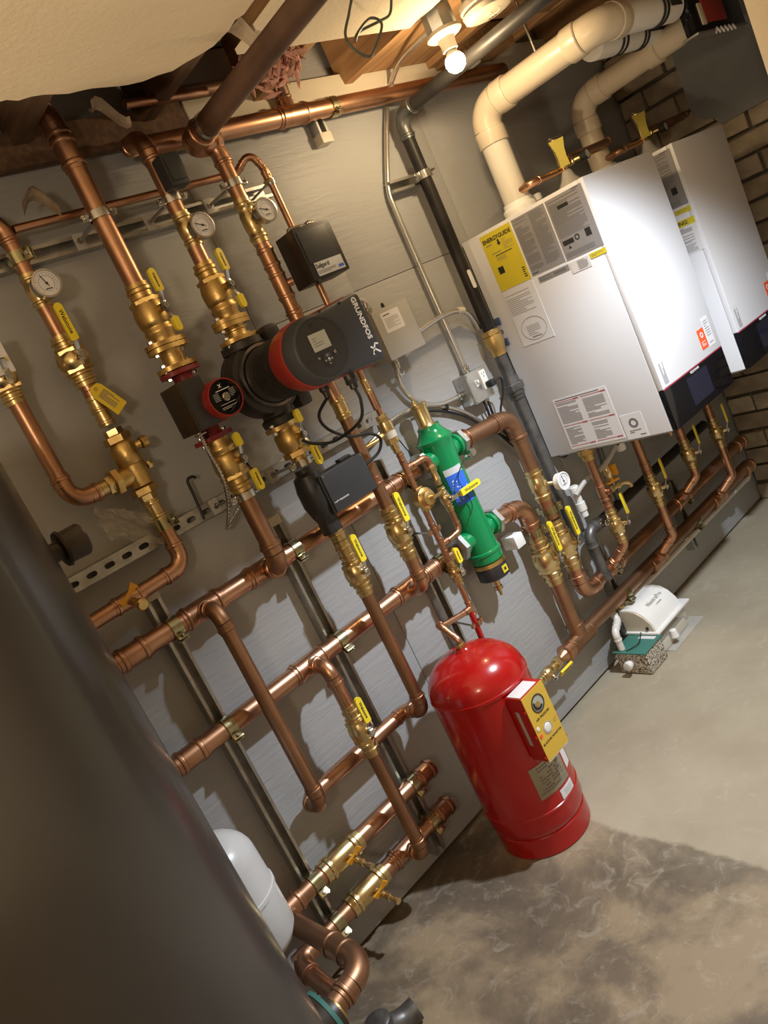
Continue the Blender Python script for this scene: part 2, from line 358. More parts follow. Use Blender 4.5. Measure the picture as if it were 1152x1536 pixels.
def thermometer(label, c, stem_from, R=.0335, group=None, needle=120, cm='steel'):
    root = thing('thermometer', label, 'thermometer', stem_from, group)
    MB().cyl(stem_from, c+IN*.012, .008, 12).build('stem', 'brass', root)
    MB().rev(c+IN*.014, OUT, [(0, R*.7), (0, R*.98), (.004, R), (.020, R), (.024, R*1.06), (.027, R*1.06), (.028, R*.93), (.024, R*.92)], 28).build('case', cm, root)
    d = MB().cyl(c+OUT*.0085, c+OUT*.0105, R*.92, 28).build('dial', 'paper', root)
    mk = MB()
    for i in range(21):
        a = math.radians(-50+i*14); e = RT*math.cos(a)+UP*math.sin(a); q = e.cross(OUT)
        mk.obox(c+OUT*.0107+e*R*.74, e, q, OUT, R*(.16 if i % 5 == 0 else .09), R*.022, .0003)
    mk.band(c+OUT*.0107, OUT, R*.55, R*.57, .0003, 24); mk.obox(c+OUT*.0107+DN*R*.40, RT, UP, OUT, R*.5, R*.08, .0003)
    mk.build('scale_marks', 'ink', root, kind='stuff')
    a = math.radians(needle); e = RT*math.cos(a)+UP*math.sin(a); n = MB(); n.obox(c+OUT*.0115+e*R*.2, e, e.cross(OUT), OUT, R*.95, R*.06, .0005); n.cyl(c+OUT*.0105, c+OUT*.013, R*.09, 12); n.build('needle', 'ink', root)
    return root
def pipe_clamp(label, c, ax, r, group=None, mt='zinc', wdt=.030, wall=.045):
    """two-piece channel clamp round a pipe, its tabs in the strut, the bolt at the front"""
    root = thing('pipe_clamp', label, 'clamp', c, group); side = ax.cross(OUT).normalized()
    if side.z > 0 or (abs(side.z) < .1 and side.x < 0): side = -side
    f = OUT*.75+side*.66; f.normalize()
    for sg in (1, -1):
        a0 = math.radians(12) if sg > 0 else math.radians(192)
        MB().band(c, ax, r*1.03, r*1.03+.0032, wdt, 14, a0, a0+math.radians(156), f).build('half_band', mt, root)
    t = f.cross(ax).normalized()
    for sg in (1, -1): MB().obox(c+f*(r+.011)+t*sg*.0055, ax, f, t, wdt, .020, .003, .0008).build('ear', mt, root)
    b = MB(); b.cyl(c+f*(r+.013)-t*.016, c+f*(r+.013)+t*.014, .0032, 8); b.hexa(c+f*(r+.013)+t*.008, t, .005, .006); b.build('bolt', 'steel', root)
    g = MB(); dpt = -c.y-r
    if dpt > wall-.03: g.obox(c+IN*(r+(dpt-wall+.03)/2-.002), ax, side, OUT, wdt, .012, max(dpt-wall+.03, .004)+.006); g.build('tab', mt, root)
    return root
def hanger(label, c, ax, r, foot, group=None):
    """split ring on a threaded rod from the wall strut"""
    root = thing('split_ring_hanger', label, 'hanger', foot, group)
    MB().band(c, ax, r*1.03, r*1.03+.005, .020, 26).build('ring', 'steel', root)
    for sg in (1, -1):
        e = MB(); e.obox(c+RT*sg*(r+.012), RT, OUT, ax, .020, .012, .018, .002); e.cyl(c+RT*sg*(r+.014)+OUT*.014, c+RT*sg*(r+.014)+IN*.012, .0032, 8); e.hexa(c+RT*sg*(r+.014)+OUT*.012, OUT, .005, .0062); e.build('ear', 'steel', root)
    d = foot-(c+IN*r*1.03); MB().cyl(c+IN*r*1.03, foot, .0048, 10).build('rod', 'steel', root)
    q = MB(); q.box(foot+OUT*.002, (.028, .006, .044), .001); q.build('square_washer', 'boxgrey', root)
    n = MB(); n.hexa(foot+OUT*.004, OUT, .007, .009); n.build('nut', 'steel', root)
    return root
def strut(label, x0, x1, z0, z1, vert, front='open', group=None, capped=False):
    """galvanised channel, 41 mm, back against the wall"""
    root = thing('strut_channel', label, 'strut', P((x0+x1)/2, .02, min(z0, z1)), group); t = .0028; D = .040
    a = UP if vert else RT; s = RT if vert else UP; o = P(x0, 0, z0) if vert else P(x0, 0, z0); Ln = (z1-z0) if vert else (x1-x0); Wd = (x1-x0) if vert else (z1-z0)
    b = MB(); o = P(x0, .001, z0)
    b.prism([(0, 0), (Wd, 0), (Wd, D), (Wd-.009, D), (Wd-.009, D-.008), (Wd-.009+t, D-.008), (Wd-.009+t, D-t), (Wd-t, D-t), (Wd-t, t), (t, t), (t, D-t), (.009-t, D-t), (.009-t, D-.008), (.009, D-.008), (.009, D), (0, D)] if front == 'open' else
            [(0, 0), (t, 0), (t, D-.0001), (0, D-.0001)], o, s, OUT, a*Ln)
    if front != 'open':
        b.prism([(0, 0), (t, 0), (t, D-.0001), (0, D-.0001)], o+s*(Wd-t), s, OUT, a*Ln)
    b.build('channel', 'galv', root)
    if front != 'open':
        w_ = MB(); pit = .0508; sl = .029; hh = .0072; y0 = Wd/2
        w_.prism([(0, 0), (Ln, 0), (Ln, y0-hh), (0, y0-hh)], o+OUT*(D-t), a, s, OUT*t); w_.prism([(0, y0+hh), (Ln, y0+hh), (Ln, Wd), (0, Wd)], o+OUT*(D-t), a, s, OUT*t)
        k = 0; q0 = 0.
        w_.prism([(0, y0-.012), (Ln, y0-.012), (Ln, y0-.0105), (0, y0-.0105)], o+OUT*D, a, s, OUT*.0012); w_.prism([(0, y0+.0105), (Ln, y0+.0105), (Ln, y0+.012), (0, y0+.012)], o+OUT*D, a, s, OUT*.0012)
        while q0 < Ln:
            q1 = min(k*pit+.012+0., Ln)
            poly = [(q0, y0-hh)] if k == 0 else [(q0-hh*math.cos(math.radians(th))*1.0+hh, y0+hh*math.sin(math.radians(th))) for th in (90, 60, 30, 0, -30, -60, -90)]
            if k == 0: poly = [(0, y0+hh), (0, y0-hh)]
            else: poly = [(q0-hh+hh*math.cos(math.radians(th)), y0+hh*math.sin(math.radians(th))) for th in (90, 60, 30, 0, -30, -60, -90)]
            poly += [(q1+hh-hh*math.cos(math.radians(th)), y0+hh*math.sin(math.radians(th))) for th in (-90, -60, -30, 0, 30, 60, 90)]
            w_.prism(poly, o+OUT*(D-t), a, s, OUT*t); k += 1; q0 = q1+sl
        w_.build('slotted_face', 'galv', root)
    if capped:
        MB().box(P((x0+x1)/2, .021, z1+.008), (.046, .046, .030), .004).build('end_cap', 'beige', root)
    return root

# ================================================================== THE SETTING
# floor: the old slab and the paler pour that meets it in a straight joint at x = 1.42
fl = MB(); fl.box((.65, -2.0, -.05), (6.62, 4.2, .10)); fl = struct(fl.build('floor', 'slab_old'))
# plywood wall
wb = MB(); wb.box((.65, .045, 1.33), (6.6, .04, 2.66)); wb = struct(wb.build('wall_back', 'dark'))
xs = [-2.6, -1.06, .160, 1.380, 2.446, 3.845]
for i in range(len(xs)-1):
    for z0, z1 in (((.014, 1.79), (1.792, 2.62)) if i >= 3 else ((.014, 2.62),)):
        MB().box(((xs[i]+xs[i+1])/2, .0125, (z0+z1)/2), (xs[i+1]-xs[i]-.0022, .025, z1-z0), .0012).build('panel', 'ply', wb)
# a small bare patch plate behind the low water cutoff
MB().box(P(1.735, .002, 1.83), (.13, .004, .20), .001).build('patch_plate', 'ply', wb)
# brick wall on the right, with a parged panel
wr = MB(); wr.box((3.905, -.55, 1.33), (.10, 1.2, 2.66)); wr = struct(wr.build('wall_right', 'mortar'))
bm_ = []
rb = random.Random(3)
def brick_mesh(L, H):
    b = MB(); b.box((0, 0, 0), (.05, L, H), .006)
    b.v = [q+Vector((rb.uniform(-.004, .004), rb.uniform(-.003, .003), rb.uniform(-.003, .003))) for q in b.v]; return b
protos = []
for L in (.250, .250, .250, .120):
    for mt in ('brick1', 'brick2', 'brick3'):
        o = brick_mesh(L, .082).build('brick', mt, wr); protos.append((L, o))
used = set()
for row in range(27):
    z = .048+row*.097; y = -.006+(-.11 if row % 2 else 0)*0
    first = True; half = row % 2
    while y > -1.05:
        L = .120 if (first and half) else .250; first = False
        yc = y-L/2; cand = [q for q in protos if q[0] == L]; k = rb.randrange(len(cand)); o = cand[k][1]
        if k in used and False: pass
        if (L, k) not in used: used.add((L, k)); q = o
        else: q = o.copy(); C.objects.link(q)
        q.location = Vector((3.848+rb.uniform(-.004, .004), yc, z+rb.uniform(-.003, .003)))-ORG[wr]+(-ORG[o]+ORG[wr])
        q.location = Vector((3.848+rb.uniform(-.004, .004), yc, z+rb.uniform(-.003, .003)))-ORG[wr]
        y -= L+.014
for L, o in protos:      # the brick meshes sit on their own centre
    o.data.transform(Matrix.Translation(ORG[wr]))
pg = MB(); poly = [(-.318, 2.62), (-.322, 1.93), (-.345, 1.888), (-.40, 1.862), (-.425, 1.822), (-.62, 1.824), (-.78, 1.835), (-1.06, 1.82), (-1.06, 2.62)]
pg.prism(poly, Vector((3.806, 0, 0)), IN, UP, RT*.03); pg.build('parging', 'parge', wr, 'grey parged patch over the bricks')
# near partition, the far and rear walls that close the room
pt = MB(); pt.box((3.42, -1.06, 1.33), (1.12, .11, 2.66), .006); struct(pt.build('wall_near_right', 'drywall'))
q = MB(); q.box((-2.63, -2.0, 1.33), (.06, 4.2, 2.66)); struct(q.build('wall_left', 'drywall'))
q = MB(); q.box((.65, -4.13, 1.33), (6.6, .06, 2.66)); struct(q.build('wall_front', 'drywall'))
q = MB(); q.box((3.95, -2.65, 1.33), (.06, 3.0, 2.66)); struct(q.build('wall_rear_right', 'drywall'))
# ceiling: subfloor, joists, drywall with broken edges
ce = MB(); ce.box((.65, -2.0, 2.69), (6.6, 4.3, .05)); ce = struct(ce.build('ceiling', 'subfloor'))
for i, x in enumerate([-.25, .15, .55, .95, 1.33, 1.73, 2.13, 2.57, 2.97, 3.37, 3.77]):
    MB().box((x, -1.12, 2.545), (.040, 2.2, .235), .003).build('joist', 'wood' if x > 1.6 else 'wooddark', ce)
MB().box((-.55, -.035, 2.42), (4.0, .03, .09), .002).build('wall_plate', 'wooddark', ce); MB().box((2.65, -.033, 2.42), (2.38, .03, .09), .002).build('wall_plate', 'beige', ce)
def ragged(pts, amp, seed, keep):
    rr = random.Random(seed); out = []
    for i in range(len(pts)):
        a = Vector(pts[i]); b = Vector(pts[(i+1) % len(pts)]); out.append(tuple(a))
        if i in keep:
            n = int((b-a).length/.03)
            for k in range(1, n):
                q = a.lerp(b, k/n); out.append((q.x+rr.uniform(-amp, amp), q.y+rr.uniform(-amp, amp)))
    return out
mb = MB(); mb.prism(ragged([(-2.6, -4.1), (1.335, -4.1), (1.335, -.62), (1.315, -.46), (1.24, -.37), (1.13, -.335), (.70, -.35), (-.2, -.34), (-2.6, -.30)], .006, 2, {2, 3, 4, 5, 6}), Vector((0, 0, 2.400)), RT, IN, UP*.014); mb.build('drywall_sheet', 'drywall', ce)
mb = MB(); mb.prism(ragged([(1.41, -4.1), (2.140, -4.1), (2.140, -.60), (2.075, -.56), (2.07, -.42), (1.80, -.415), (1.42, -.405), (1.41, -.6)], .005, 5, {2, 3}), Vector((0, 0, 2.400)), RT, IN, UP*.014); mb.build('drywall_sheet', 'drywall', ce)
mb = MB(); mb.prism(ragged([(2.145, -4.1), (3.9, -4.1), (3.9, -1.12), (2.8, -1.12), (2.145, -1.10)], .005, 6, {3}), Vector((0, 0, 2.400)), RT, IN, UP*.014); mb.build('drywall_sheet', 'drywall', ce)
for sd, (x, y, z, s) in enumerate(((1.37, -.50, 2.415, .06), (.885, -.12, 2.27, .05), (1.12, -.22, 2.40, .05))):
    rr = random.Random(40+sd); m2 = MB(); ph = rr.uniform(0, 6); g = []
    for i in range(7):
        t = i/6; row = []
        for j in range(4): wdt = s*(.9-.75*abs(t-.35)+rr.uniform(-.06, .06)); row.append(Vector((x+(t-.5)*s*1.7, y+(j/3-.5)*wdt, z-.022*math.sin(ph+t*5)-.012*math.cos(j*1.4+ph)-s*.45*t*t)))
        g.append(row)
    for i in range(6):
        for j in range(3): m2.face([g[i][j], g[i+1][j], g[i+1][j+1], g[i][j+1]])
    m2.build('torn_paper', 'drypaper', ce, angle=60)
mb = MB(); rr = random.Random(12)
for k in range(110):
    c = Vector((1.61+rr.gauss(0, .040), -.30+rr.gauss(0, .035), 2.41+rr.gauss(0, .022)))
    mb.rev(c, Vector((rr.uniform(-1, 1), rr.uniform(-1, 1), rr.uniform(-1, 1))).normalized(), [(-.03, .001), (-.012, .006), (.006, .007), (.022, .004), (.034, .001)], 5)
fg = mb.build('insulation_fluff', 'pink', kind='stuff'); tag(fg, 'tuft of pink fibreglass insulation hanging between the ceiling joists', 'insulation')
MB().box((2.35, -.36, 2.462), (.398, .62, .024), .002).build('blocking_board', 'wood', ce)
MB().box((2.77, -.40, 2.455), (.358, .12, .05), .002).build('blocking_board', 'wood', ce)
MB().box((2.77, -.10, 2.46), (.358, .14, .09), .002).build('blocking_board', 'wood', ce)

# ================================================================== CHANNELS ON THE WALL
strut('long upper horizontal galvanised channel with hanger rods, above the thermometers', .45, 1.63, 2.147, 2.188, False, 'open')
strut('slotted horizontal galvanised channel behind the mixing valve and pumps', .40, 1.635, 1.372, 1.413, False, 'slots')
strut('left vertical galvanised channel beside the dark tank', .664, .705, .05, 1.262, True, capped=True)
strut('middle vertical galvanised channel left of the red tank', 1.090, 1.131, .05, 1.262, True, capped=True)
strut('vertical galvanised channel behind the red tank and left of the green separator', 1.535, 1.576, .42, 1.262, True)
strut('right vertical galvanised channel under the left boiler', 2.385, 2.426, .06, .56, True)
strut('far vertical galvanised channel carrying the boiler headers under the right boiler', 3.035, 3.076, .12, .47, True)
strut('short horizontal channel stub clamping the gas pipe', 2.13, 2.31, 2.048, 2.089, False)
b = strut('short vertical channel stub holding the overhead copper main', 1.92, 1.961, 2.29, 2.40, True)
MB().box(P(1.94, .021, 2.28), (.050, .046, .035), .004).build('end_cap', 'beige', b)

# ================================================================== COPPER HEADERS
HD = .07; RH = .0275
def header(label, z, x0, x1, tees, caps=(), end=None):
    root = thing('copper_header', label, 'pipe', P(x0, HD, z)); cuts = sorted(tees)
    MB().cyl(P(x0, HD, z), P(x1, HD, z), RH, 22).build('pipe', 'copper', root)
    return root
h1 = header('upper copper header feeding the green separator top left port', 1.170, .36, 1.66, ())
h2 = header('middle copper header feeding the green separator lower left port', .857, .36, 1.66, ())
h3 = thing('copper_header', 'short copper header between two elbows left of the red tank', 'pipe', P(.79, HD, .535))
MB().cyl(P(.83, HD, .535), P(1.19, HD, .535), .0235, 20).build('pipe', 'copper', h3)
hA = header('second lowest copper header with a yellow drain cock', .325, .47, 1.155, ())
hB = header('lowest copper header near the floor with a yellow drain cock', .180, .53, 1.155, ())
for root, z in ((h1, 1.170), (h2, .857)):
    coupling(root, P(.56, HD, z), RT, RH); coupling(root, P(1.535 if z < 1 else 1.55, HD, z), RT, RH, L=.06)
for root, z in ((hA, .325), (hB, .180)):
    coupling(root, P(1.165, HD, z), RT, RH, L=.07); MB().cyl(P(1.15, HD, z), P(1.20, HD, z), RH*.97, 18).build('end_cap', 'copper', root)
# branches between the headers
BD = .158; RB = .0206
def out_branch(root, x, z, r, up, d=BD):
    """tee on a header, stub towards the room, elbow turning up or down"""
    tee(root, P(x, HD, z), RT, OUT, RH, r, reach=RH*1.0)
def drop(label, x, z0, up0, z1, up1, r=RB, hz0=None, hz1=None, mt='copper_old', cut=None):
    pts = [P(x, HD+RH+.01, z0), P(x, BD, z0), P(x, BD, z1), P(x, HD+RH+.01, z1)]
    return pipe_run(label, pts, r, mt, R=.036)
tee(h1, P(.777, HD, 1.170), RT, OUT, RH, RB); tee(h1, P(1.003, HD, 1.170), RT, OUT, RH, .026)
tee(h2, P(.985, HD, .857), RT, OUT, RH, RB); tee(h2, P(1.425, HD, .857), RT, OUT, RH, RB)
tee(hB, P(.99, HD, .180), RT, OUT, RH, RB)
elbow(h3, P(.782, HD, .535), RT, OUT, RB, .03); elbow(h3, P(1.218, HD, .535), LT, OUT, RB, .03)
pipe_run('plain copper pipe dropping from the upper header past the middle header', [P(.777, HD+.034, 1.170), P(.777, BD, 1.170), P(.777, BD, .535), P(.777, HD+.045, .535)], RB, 'copper_old', R=.040)
qr = thing('copper_pipe', 'copper pipe with a ball valve dropping from the middle header to the lowest', 'pipe', P(.987, BD, .18))
fit_pipe(qr, [P(.987, HD+.034, .857), P(.987, BD, .857), P(.987, BD, .718)], RB, 'copper', R=.040)
fit_pipe(qr, [P(.990, BD, .555), P(.990, BD, .180), P(.990, HD+.034, .180)], RB, 'copper_old', R=.036)
ball_valve('brass ball valve on the pipe between the middle and lowest headers', P(.989, BD, .636), UP, RB, .085, 1, grip=.080)

# drain cocks on the two lowest headers
def drain_tee(label, x, z, group=None):
    root = thing('drain_cock', label, 'valve', P(x, HD, z)); b = MB()
    b.rev(P(x-.075, HD, z), RT, [(0, RH*1.05), (0, RH*1.2), (.018, RH*1.2), (.022, RH*1.32), (.032, RH*1.32), (.036, RH*1.14), (.05, RH*1.22), (.10, RH*1.22), (.114, RH*1.14), (.118, RH*1.32), (.128, RH*1.32), (.132, RH*1.2), (.15, RH*1.2), (.15, RH*1.05)], 22)
    b.build('body', 'bronze' if False else 'brass', root)
    o = (OUT*.93+DN*.18+RT*.10).normalized(); p0 = P(x+.01, HD, z)+o*.024
    b = MB(); b.cyl(p0, p0+o*.040, .0105, 14); b.hexa(p0+o*.018, o, .012, .0135); b.rev(p0+o*.040, o, [(0, .0085), (.012, .0085), (.014, .011), (.020, .011), (.022, .007), (.040, .007), (.042, .0105), (.052, .0105)], 14)
    b.build('spigot', 'brass', root)
    c = p0+o*.030+UP*.018+OUT*.002; k = MB(); k.cyl(p0+o*.030, c, .005, 8); k.build('stem', 'steel', root)
    hnd = MB(); ax = (UP*.35+RT*.6+OUT*.2).normalized(); s2 = o.cross(ax).normalized()
    hnd.prism([(-.028, -.011), (-.026, .010), (-.006, .004), (.006, .004), (.026, .011), (.029, -.010), (.006, -.005), (-.006, -.005)], c-o*.003, ax, s2, s2.cross(ax)*-.006); hnd.build('wing_handle', 'orange', root)
    return root
drain_tee('upper brass drain cock with yellow wing handle near the floor', .790, .325)
drain_tee('lower brass drain cock with yellow wing handle nearest the floor', .812, .180)
# pipe loop to the dark tank
lp = thing('copper_pipe', 'large copper loop turning from the second lowest header into the tank port', 'pipe', P(.560, .07, .325))
tee(lp, P(.560, HD, .325), RT, OUT, RH, RH, reach=RH)
fit_pipe(lp, [P(.560, HD+.04, .325), P(.565, .455, .322), P(.385, .475, .318)], .027, 'copper_old', R=.062, fmt='copper_old')
coupling(lp, P(.5635, .345, .323), OUT, .027, 'copper_old')
lq = thing('copper_pipe', 'copper pipe turning from the lowest header towards the tank bottom', 'pipe', P(.540, .07, .18))
fit_pipe(lq, [P(.60, HD, .180), P(.535, HD, .180), P(.526, .300, .168)], .0245, 'copper', R=.045)
# clamps on the vertical channels
for x, r_, z, s in ((.685, RH, 1.170, 'upper header on the left channel'), (.685, RH, .857, 'middle header on the left channel'), (.685, RH, .325, 'second lowest header on the left channel'), (.685, RH, .180, 'lowest header on the left channel'),
                    (1.111, RH, 1.170, 'upper header on the middle channel'), (1.111, RH, .857, 'middle header on the middle channel'), (1.111, RH, .325, 'second lowest header on the middle channel'), (1.111, RH, .180, 'lowest header on the middle channel'),
                    (1.600, RH, 1.170, 'upper header beside the green separator'), (1.590, RH, .857, 'middle header beside the green separator')):
    pipe_clamp('yellow zinc pipe clamp holding the '+s, P(x, HD, z), RT, r_)

# ================================================================== COLUMN 0 : MIXING VALVE
D0 = .075; R0 = .0195
c0 = thing('copper_pipe', 'leftmost copper column above the mixing valve', 'pipe', P(.790, D0, 2.25))
fit_pipe(c0, [P(.60, D0, 2.262), P(.790, D0, 2.262), P(.790, D0, 2.118)], R0, 'copper', R=.04)
MB().cyl(P(.790, D0, 2.031), P(.790, D0, 1.955), R0, 18).build('pipe', 'copper', c0)
MB().cyl(P(.790, D0, 1.822), P(.790, D0, 1.716), R0, 18).build('pipe', 'copper', c0)
coupling(c0, P(.790, D0, 1.770), UP, R0, 'brass', L=.04); coupling(c0, P(.790, D0, 1.735), UP, R0, 'brass', L=.05)
pipe_clamp('brass pipe clamp on the leftmost column at the upper channel', P(.790, D0, 2.160), UP, R0, mt='zinc')
def gauge_tee(label, x, d, z0, z1, r):
    root = thing('gauge_tee', label, 'pipe fitting', P(x, d, z0)); b = MB(); L = z1-z0; c = P(x, d, z0)
    b.rev(c, UP, [(0, r*1.02), (0, r*1.12), (L*.10, r*1.12), (L*.12, r*1.26), (L*.17, r*1.26), (L*.2, r*1.12), (L*.30, r*1.12), (L*.34, r*1.22), (L*.66, r*1.22), (L*.70, r*1.12), (L*.80, r*1.12), (L*.83, r*1.26), (L*.88, r*1.26), (L*.9, r*1.12), (L, r*1.12), (L, r*1.02)], 20)
    b.hexa(P(x, d+r*.6, (z0+z1)/2), OUT, .020, .014); b.build('body', 'brass', root); return root
gauge_tee('brass thermometer tee on the leftmost column', .790, D0, 2.031, 2.118, R0)
thermometer('thermometer on the leftmost column', P(.797, .130, 2.070), P(.790, D0+.03, 2.072), needle=110)
vv = ball_valve('large brass ball valve on the leftmost column above the tag', P(.790, D0, 1.888), UP, .0245, .068, 1, grip=.095)
# mixing valve
mx_ = thing('mixing_valve', 'brass thermostatic mixing valve with three hex unions, left of the pumps', 'valve', P(.795, D0, 1.51))
b = MB(); b.rev(P(.795, D0, 1.532), UP, [(0, .022), (.004, .030), (.05, .034), (.062, .034), (.064, .032), (.067, .034), (.115, .034), (.128, .026)], 24); b.rev(P(.795, D0, 1.572), LT, [(0, .026), (.05, .027)], 20); b.build('body', 'bronze', mx_)
for nm, p, ax in (('top', P(.793, D0, 1.660), UP), ('bottom', P(.793, D0, 1.532), DN), ('left', P(.745, D0, 1.573), LT)):
    MB().hexa(p, ax, .020, .036).build('union_nut', 'bronze', mx_); MB().hexa(p+ax*.020, ax, .018, .025).build('tailpiece', 'brass', mx_)
b = MB(); b.cyl(P(.80, D0, 1.636), P(.838, D0+.015, 1.636), .012, 14); b.rev(P(.838, D0+.015, 1.636), RT, [(0, .014), (.002, .0165), (.016, .0165), (.018, .014)], 18); b.build('adjusting_knob', 'bronze', mx_)
b = MB(); b.hexa(P(.826, D0+.012, 1.577), RT, .014, .011); b.build('plug', 'brass', mx_)
ul = thing('copper_pipe', 'copper pipe rising from an elbow at the mixing valve left port', 'pipe', P(.615, D0, 1.573))
fit_pipe(ul, [P(.705, D0, 1.573), P(.615, D0, 1.573), P(.615, D0, 1.848)], .0205, 'copper', R=.045)
b = MB(); press(b, P(.706, D0, 1.573), LT, .0195, .034); press(b, P(.708, D0, 1.573), LT*-1, .0195, .02); b.build('adapter', 'brass', ul)
ball_valve('brass ball valve at the left picture edge with a pale flat handle', P(.613, D0, 1.905), UP, .021, .065, 1, grip=.001, word=False, name='ball_valve')
pw = thing('valve_plate', 'pale pink rectangular handle plate at the left picture edge', 'plate', P(.61, .13, 1.90)); MB().box(P(.603, .128, 1.948), (.062, .006, .085), .002).build('plate', 'paper', pw)
MB().cyl(P(.606, .105, 1.925), P(.606, .128, 1.925), .006, 10).build('stem', 'steel', pw)
lr = thing('copper_pipe', 'copper pipe turning left under the mixing valve to the tank', 'pipe', P(.793, D0, 1.29))
b = MB(); press(b, P(.793, D0, 1.468), UP, R0, .026); press(b, P(.793, D0, 1.468), DN, R0, .030); b.build('adapter', 'brass', lr)
fit_pipe(lr, [P(.793, D0, 1.47), P(.793, D0, 1.300), P(.30, D0, 1.288)], .0205, 'copper', R=.042)
tee(lr, P(.615, D0, 1.2955), RT, OUT, .0205, .011, reach=.018)
pipe_clamp('brass pipe clamp under the mixing valve on the slotted channel', P(.793, D0, 1.423), UP, .0205)
dk = thing('drain_cock', 'small drain cock with orange wing handle on the pipe below the mixing valve', 'valve', P(.613, .10, 1.296))
o = (OUT*.9+DN*.25+RT*.05).normalized(); b = MB(); b.cyl(P(.615, .10, 1.295), P(.615, .10, 1.295)+o*.035, .010, 12); b.rev(P(.615, .10, 1.295)+o*.035, o, [(0, .013), (.02, .0165), (.024, .013)], 14); b.build('spigot', 'bronze', dk)
b = MB(); b.prism([(-.030, -.010), (-.030, .012), (-.006, .004), (.006, .004), (.030, .012), (.032, -.010), (.006, -.004), (-.006, -.004)], P(.604, .130, 1.316), (RT*.85+UP*.5).normalized(), (UP*.85-RT*.5).normalized(), OUT*.005); b.build('wing_handle', 'orange', dk)
# yellow tag and clear bag
tg = thing('paper_tag', 'yellow cardboard tag wired to the leftmost column above the mixing valve', 'tag', P(.79, .10, 1.80))
uu = Vector((.035, 0, -.060)).normalized(); vv2 = Vector((.060, 0, .035)).normalized()
MB().prism([(-.012, -.006), (-.006, .014), (.004, .020), (.080, .020), (.080, -.022), (.004, -.022), (-.006, -.016)], P(.790, .112, 1.802), uu, vv2, OUT*.0012).build('card', 'tagyellow', tg)
fineprint(tg, P(.812, .1136, 1.766), uu, vv2, .055, .028, 7, 'inkgrey', seed=3)
MB().torus(P(.7905, .113, 1.801), OUT, .0045, .0012, 14, 6).build('eyelet', 'bronze', tg)
MB().tube([P(.7905, .115, 1.801), P(.782, .105, 1.806), P(.772, .09, 1.806)], .0008, 6).build('tie_wire', 'dark', tg)
rr = random.Random(5); b = MB(); g = []
for i in range(17):
    row = []
    for j in range(10): row.append(P(.650+i*.0085+rr.uniform(-.004, .004), .058+rr.uniform(0, .026)+.01*math.sin(i*1.3+j), 1.548-i*.0055-j*.0105+rr.uniform(-.004, .004)))
    g.append(row)
for i in range(16):
    for j in range(9): b.face([g[i][j], g[i+1][j], g[i+1][j+1]]); b.face([g[i][j], g[i+1][j+1], g[i][j+1]])
tag(b.build('plastic_bag', 'bag', angle=10), 'crumpled clear plastic bag hanging under the mixing valve', 'bag')

# ================================================================== COLUMNS WITH PUMPS
D1 = .155
def flanged_valve(label, x, z0, z1, r, up=True, hd=1):
    """bronze isolation valve: press end, ball body, twin flange below (or above)"""
    root = thing('isolation_valve', label, 'valve', P(x, D1, z0)); ax = UP if up else DN; p = P(x, D1, z0 if up else z1); L = z1-z0; b = MB()
    # p is the flange end, axis runs towards the press end
    b.rev(p, ax, [(0, r*1.35), (L*.10, r*1.35), (L*.16, r*1.55), (L*.20, r*1.55), (L*.23, r*1.42), (L*.27, r*1.42), (L*.30, r*1.58), (L*.36, r*1.62), (L*.52, r*1.66), (L*.64, r*1.5), (L*.70, r*1.34), (L*.74, r*1.34), (L*.76, r*1.16), (L*.84, r*1.16), (L*.86, r*1.28), (L*.91, r*1.28), (L*.93, r*1.14), (L, r*1.14), (L, r*1.02)], 26)
    b.hexa(p+ax*L*.66, ax, L*.07, r*1.62); b.build('body', 'bronze', root)
    q = P(x+.018, D1, 0).xy; c = p+ax*L*.48; so = (OUT*.97+RT*.22).normalized()
    MB().cyl(c+so*r*1.4, c+so*(r*1.78+.012), .010, 14).build('neck', 'bronze', root)
    s = r*1.78+.016; m = MB(); m.cyl(c+so*(s-.006), c+so*(s+.010), .0045, 10); m.hexa(c+so*(s+.004), so, .006, .0085); m.build('stem_nut', 'steel', root)
    lever(root, c+so*s, so, UP*hd, .058, word=True, wid=.023); lever(root, c+so*s, so, DN*hd, .036, word=False, wid=.022)
    return root
def flange(root, c, ax, r, mt='bronze', hole=.055, name='flange', bolt='steel'):
    """oval two-bolt flange plate with its bolts"""
    poly = []; w2 = r*1.45; e = hole
    for k in range(32):
        a = 2*math.pi*k/32; x = math.cos(a); y = math.sin(a); R_o = 1/((abs(x)/(e+.014))**2.6+(abs(y)/w2)**2.6)**(1/2.6); poly.append((x*R_o, y*R_o))
    side = (RT*.92+IN*.39).normalized(); oth = ax.cross(side)
    MB().prism(poly, c-ax*.006, side, oth, ax*.012).build(name, mt, root)
    for sg in (1, -1):
        m = MB(); q = c+side*sg*e; m.cyl(q-ax*.016, q+ax*.016, .0045, 8); m.hexa(q+ax*.008, ax, .007, .0085); m.hexa(q-ax*.015, ax, .007, .0085); m.build('bolt', bolt, root)
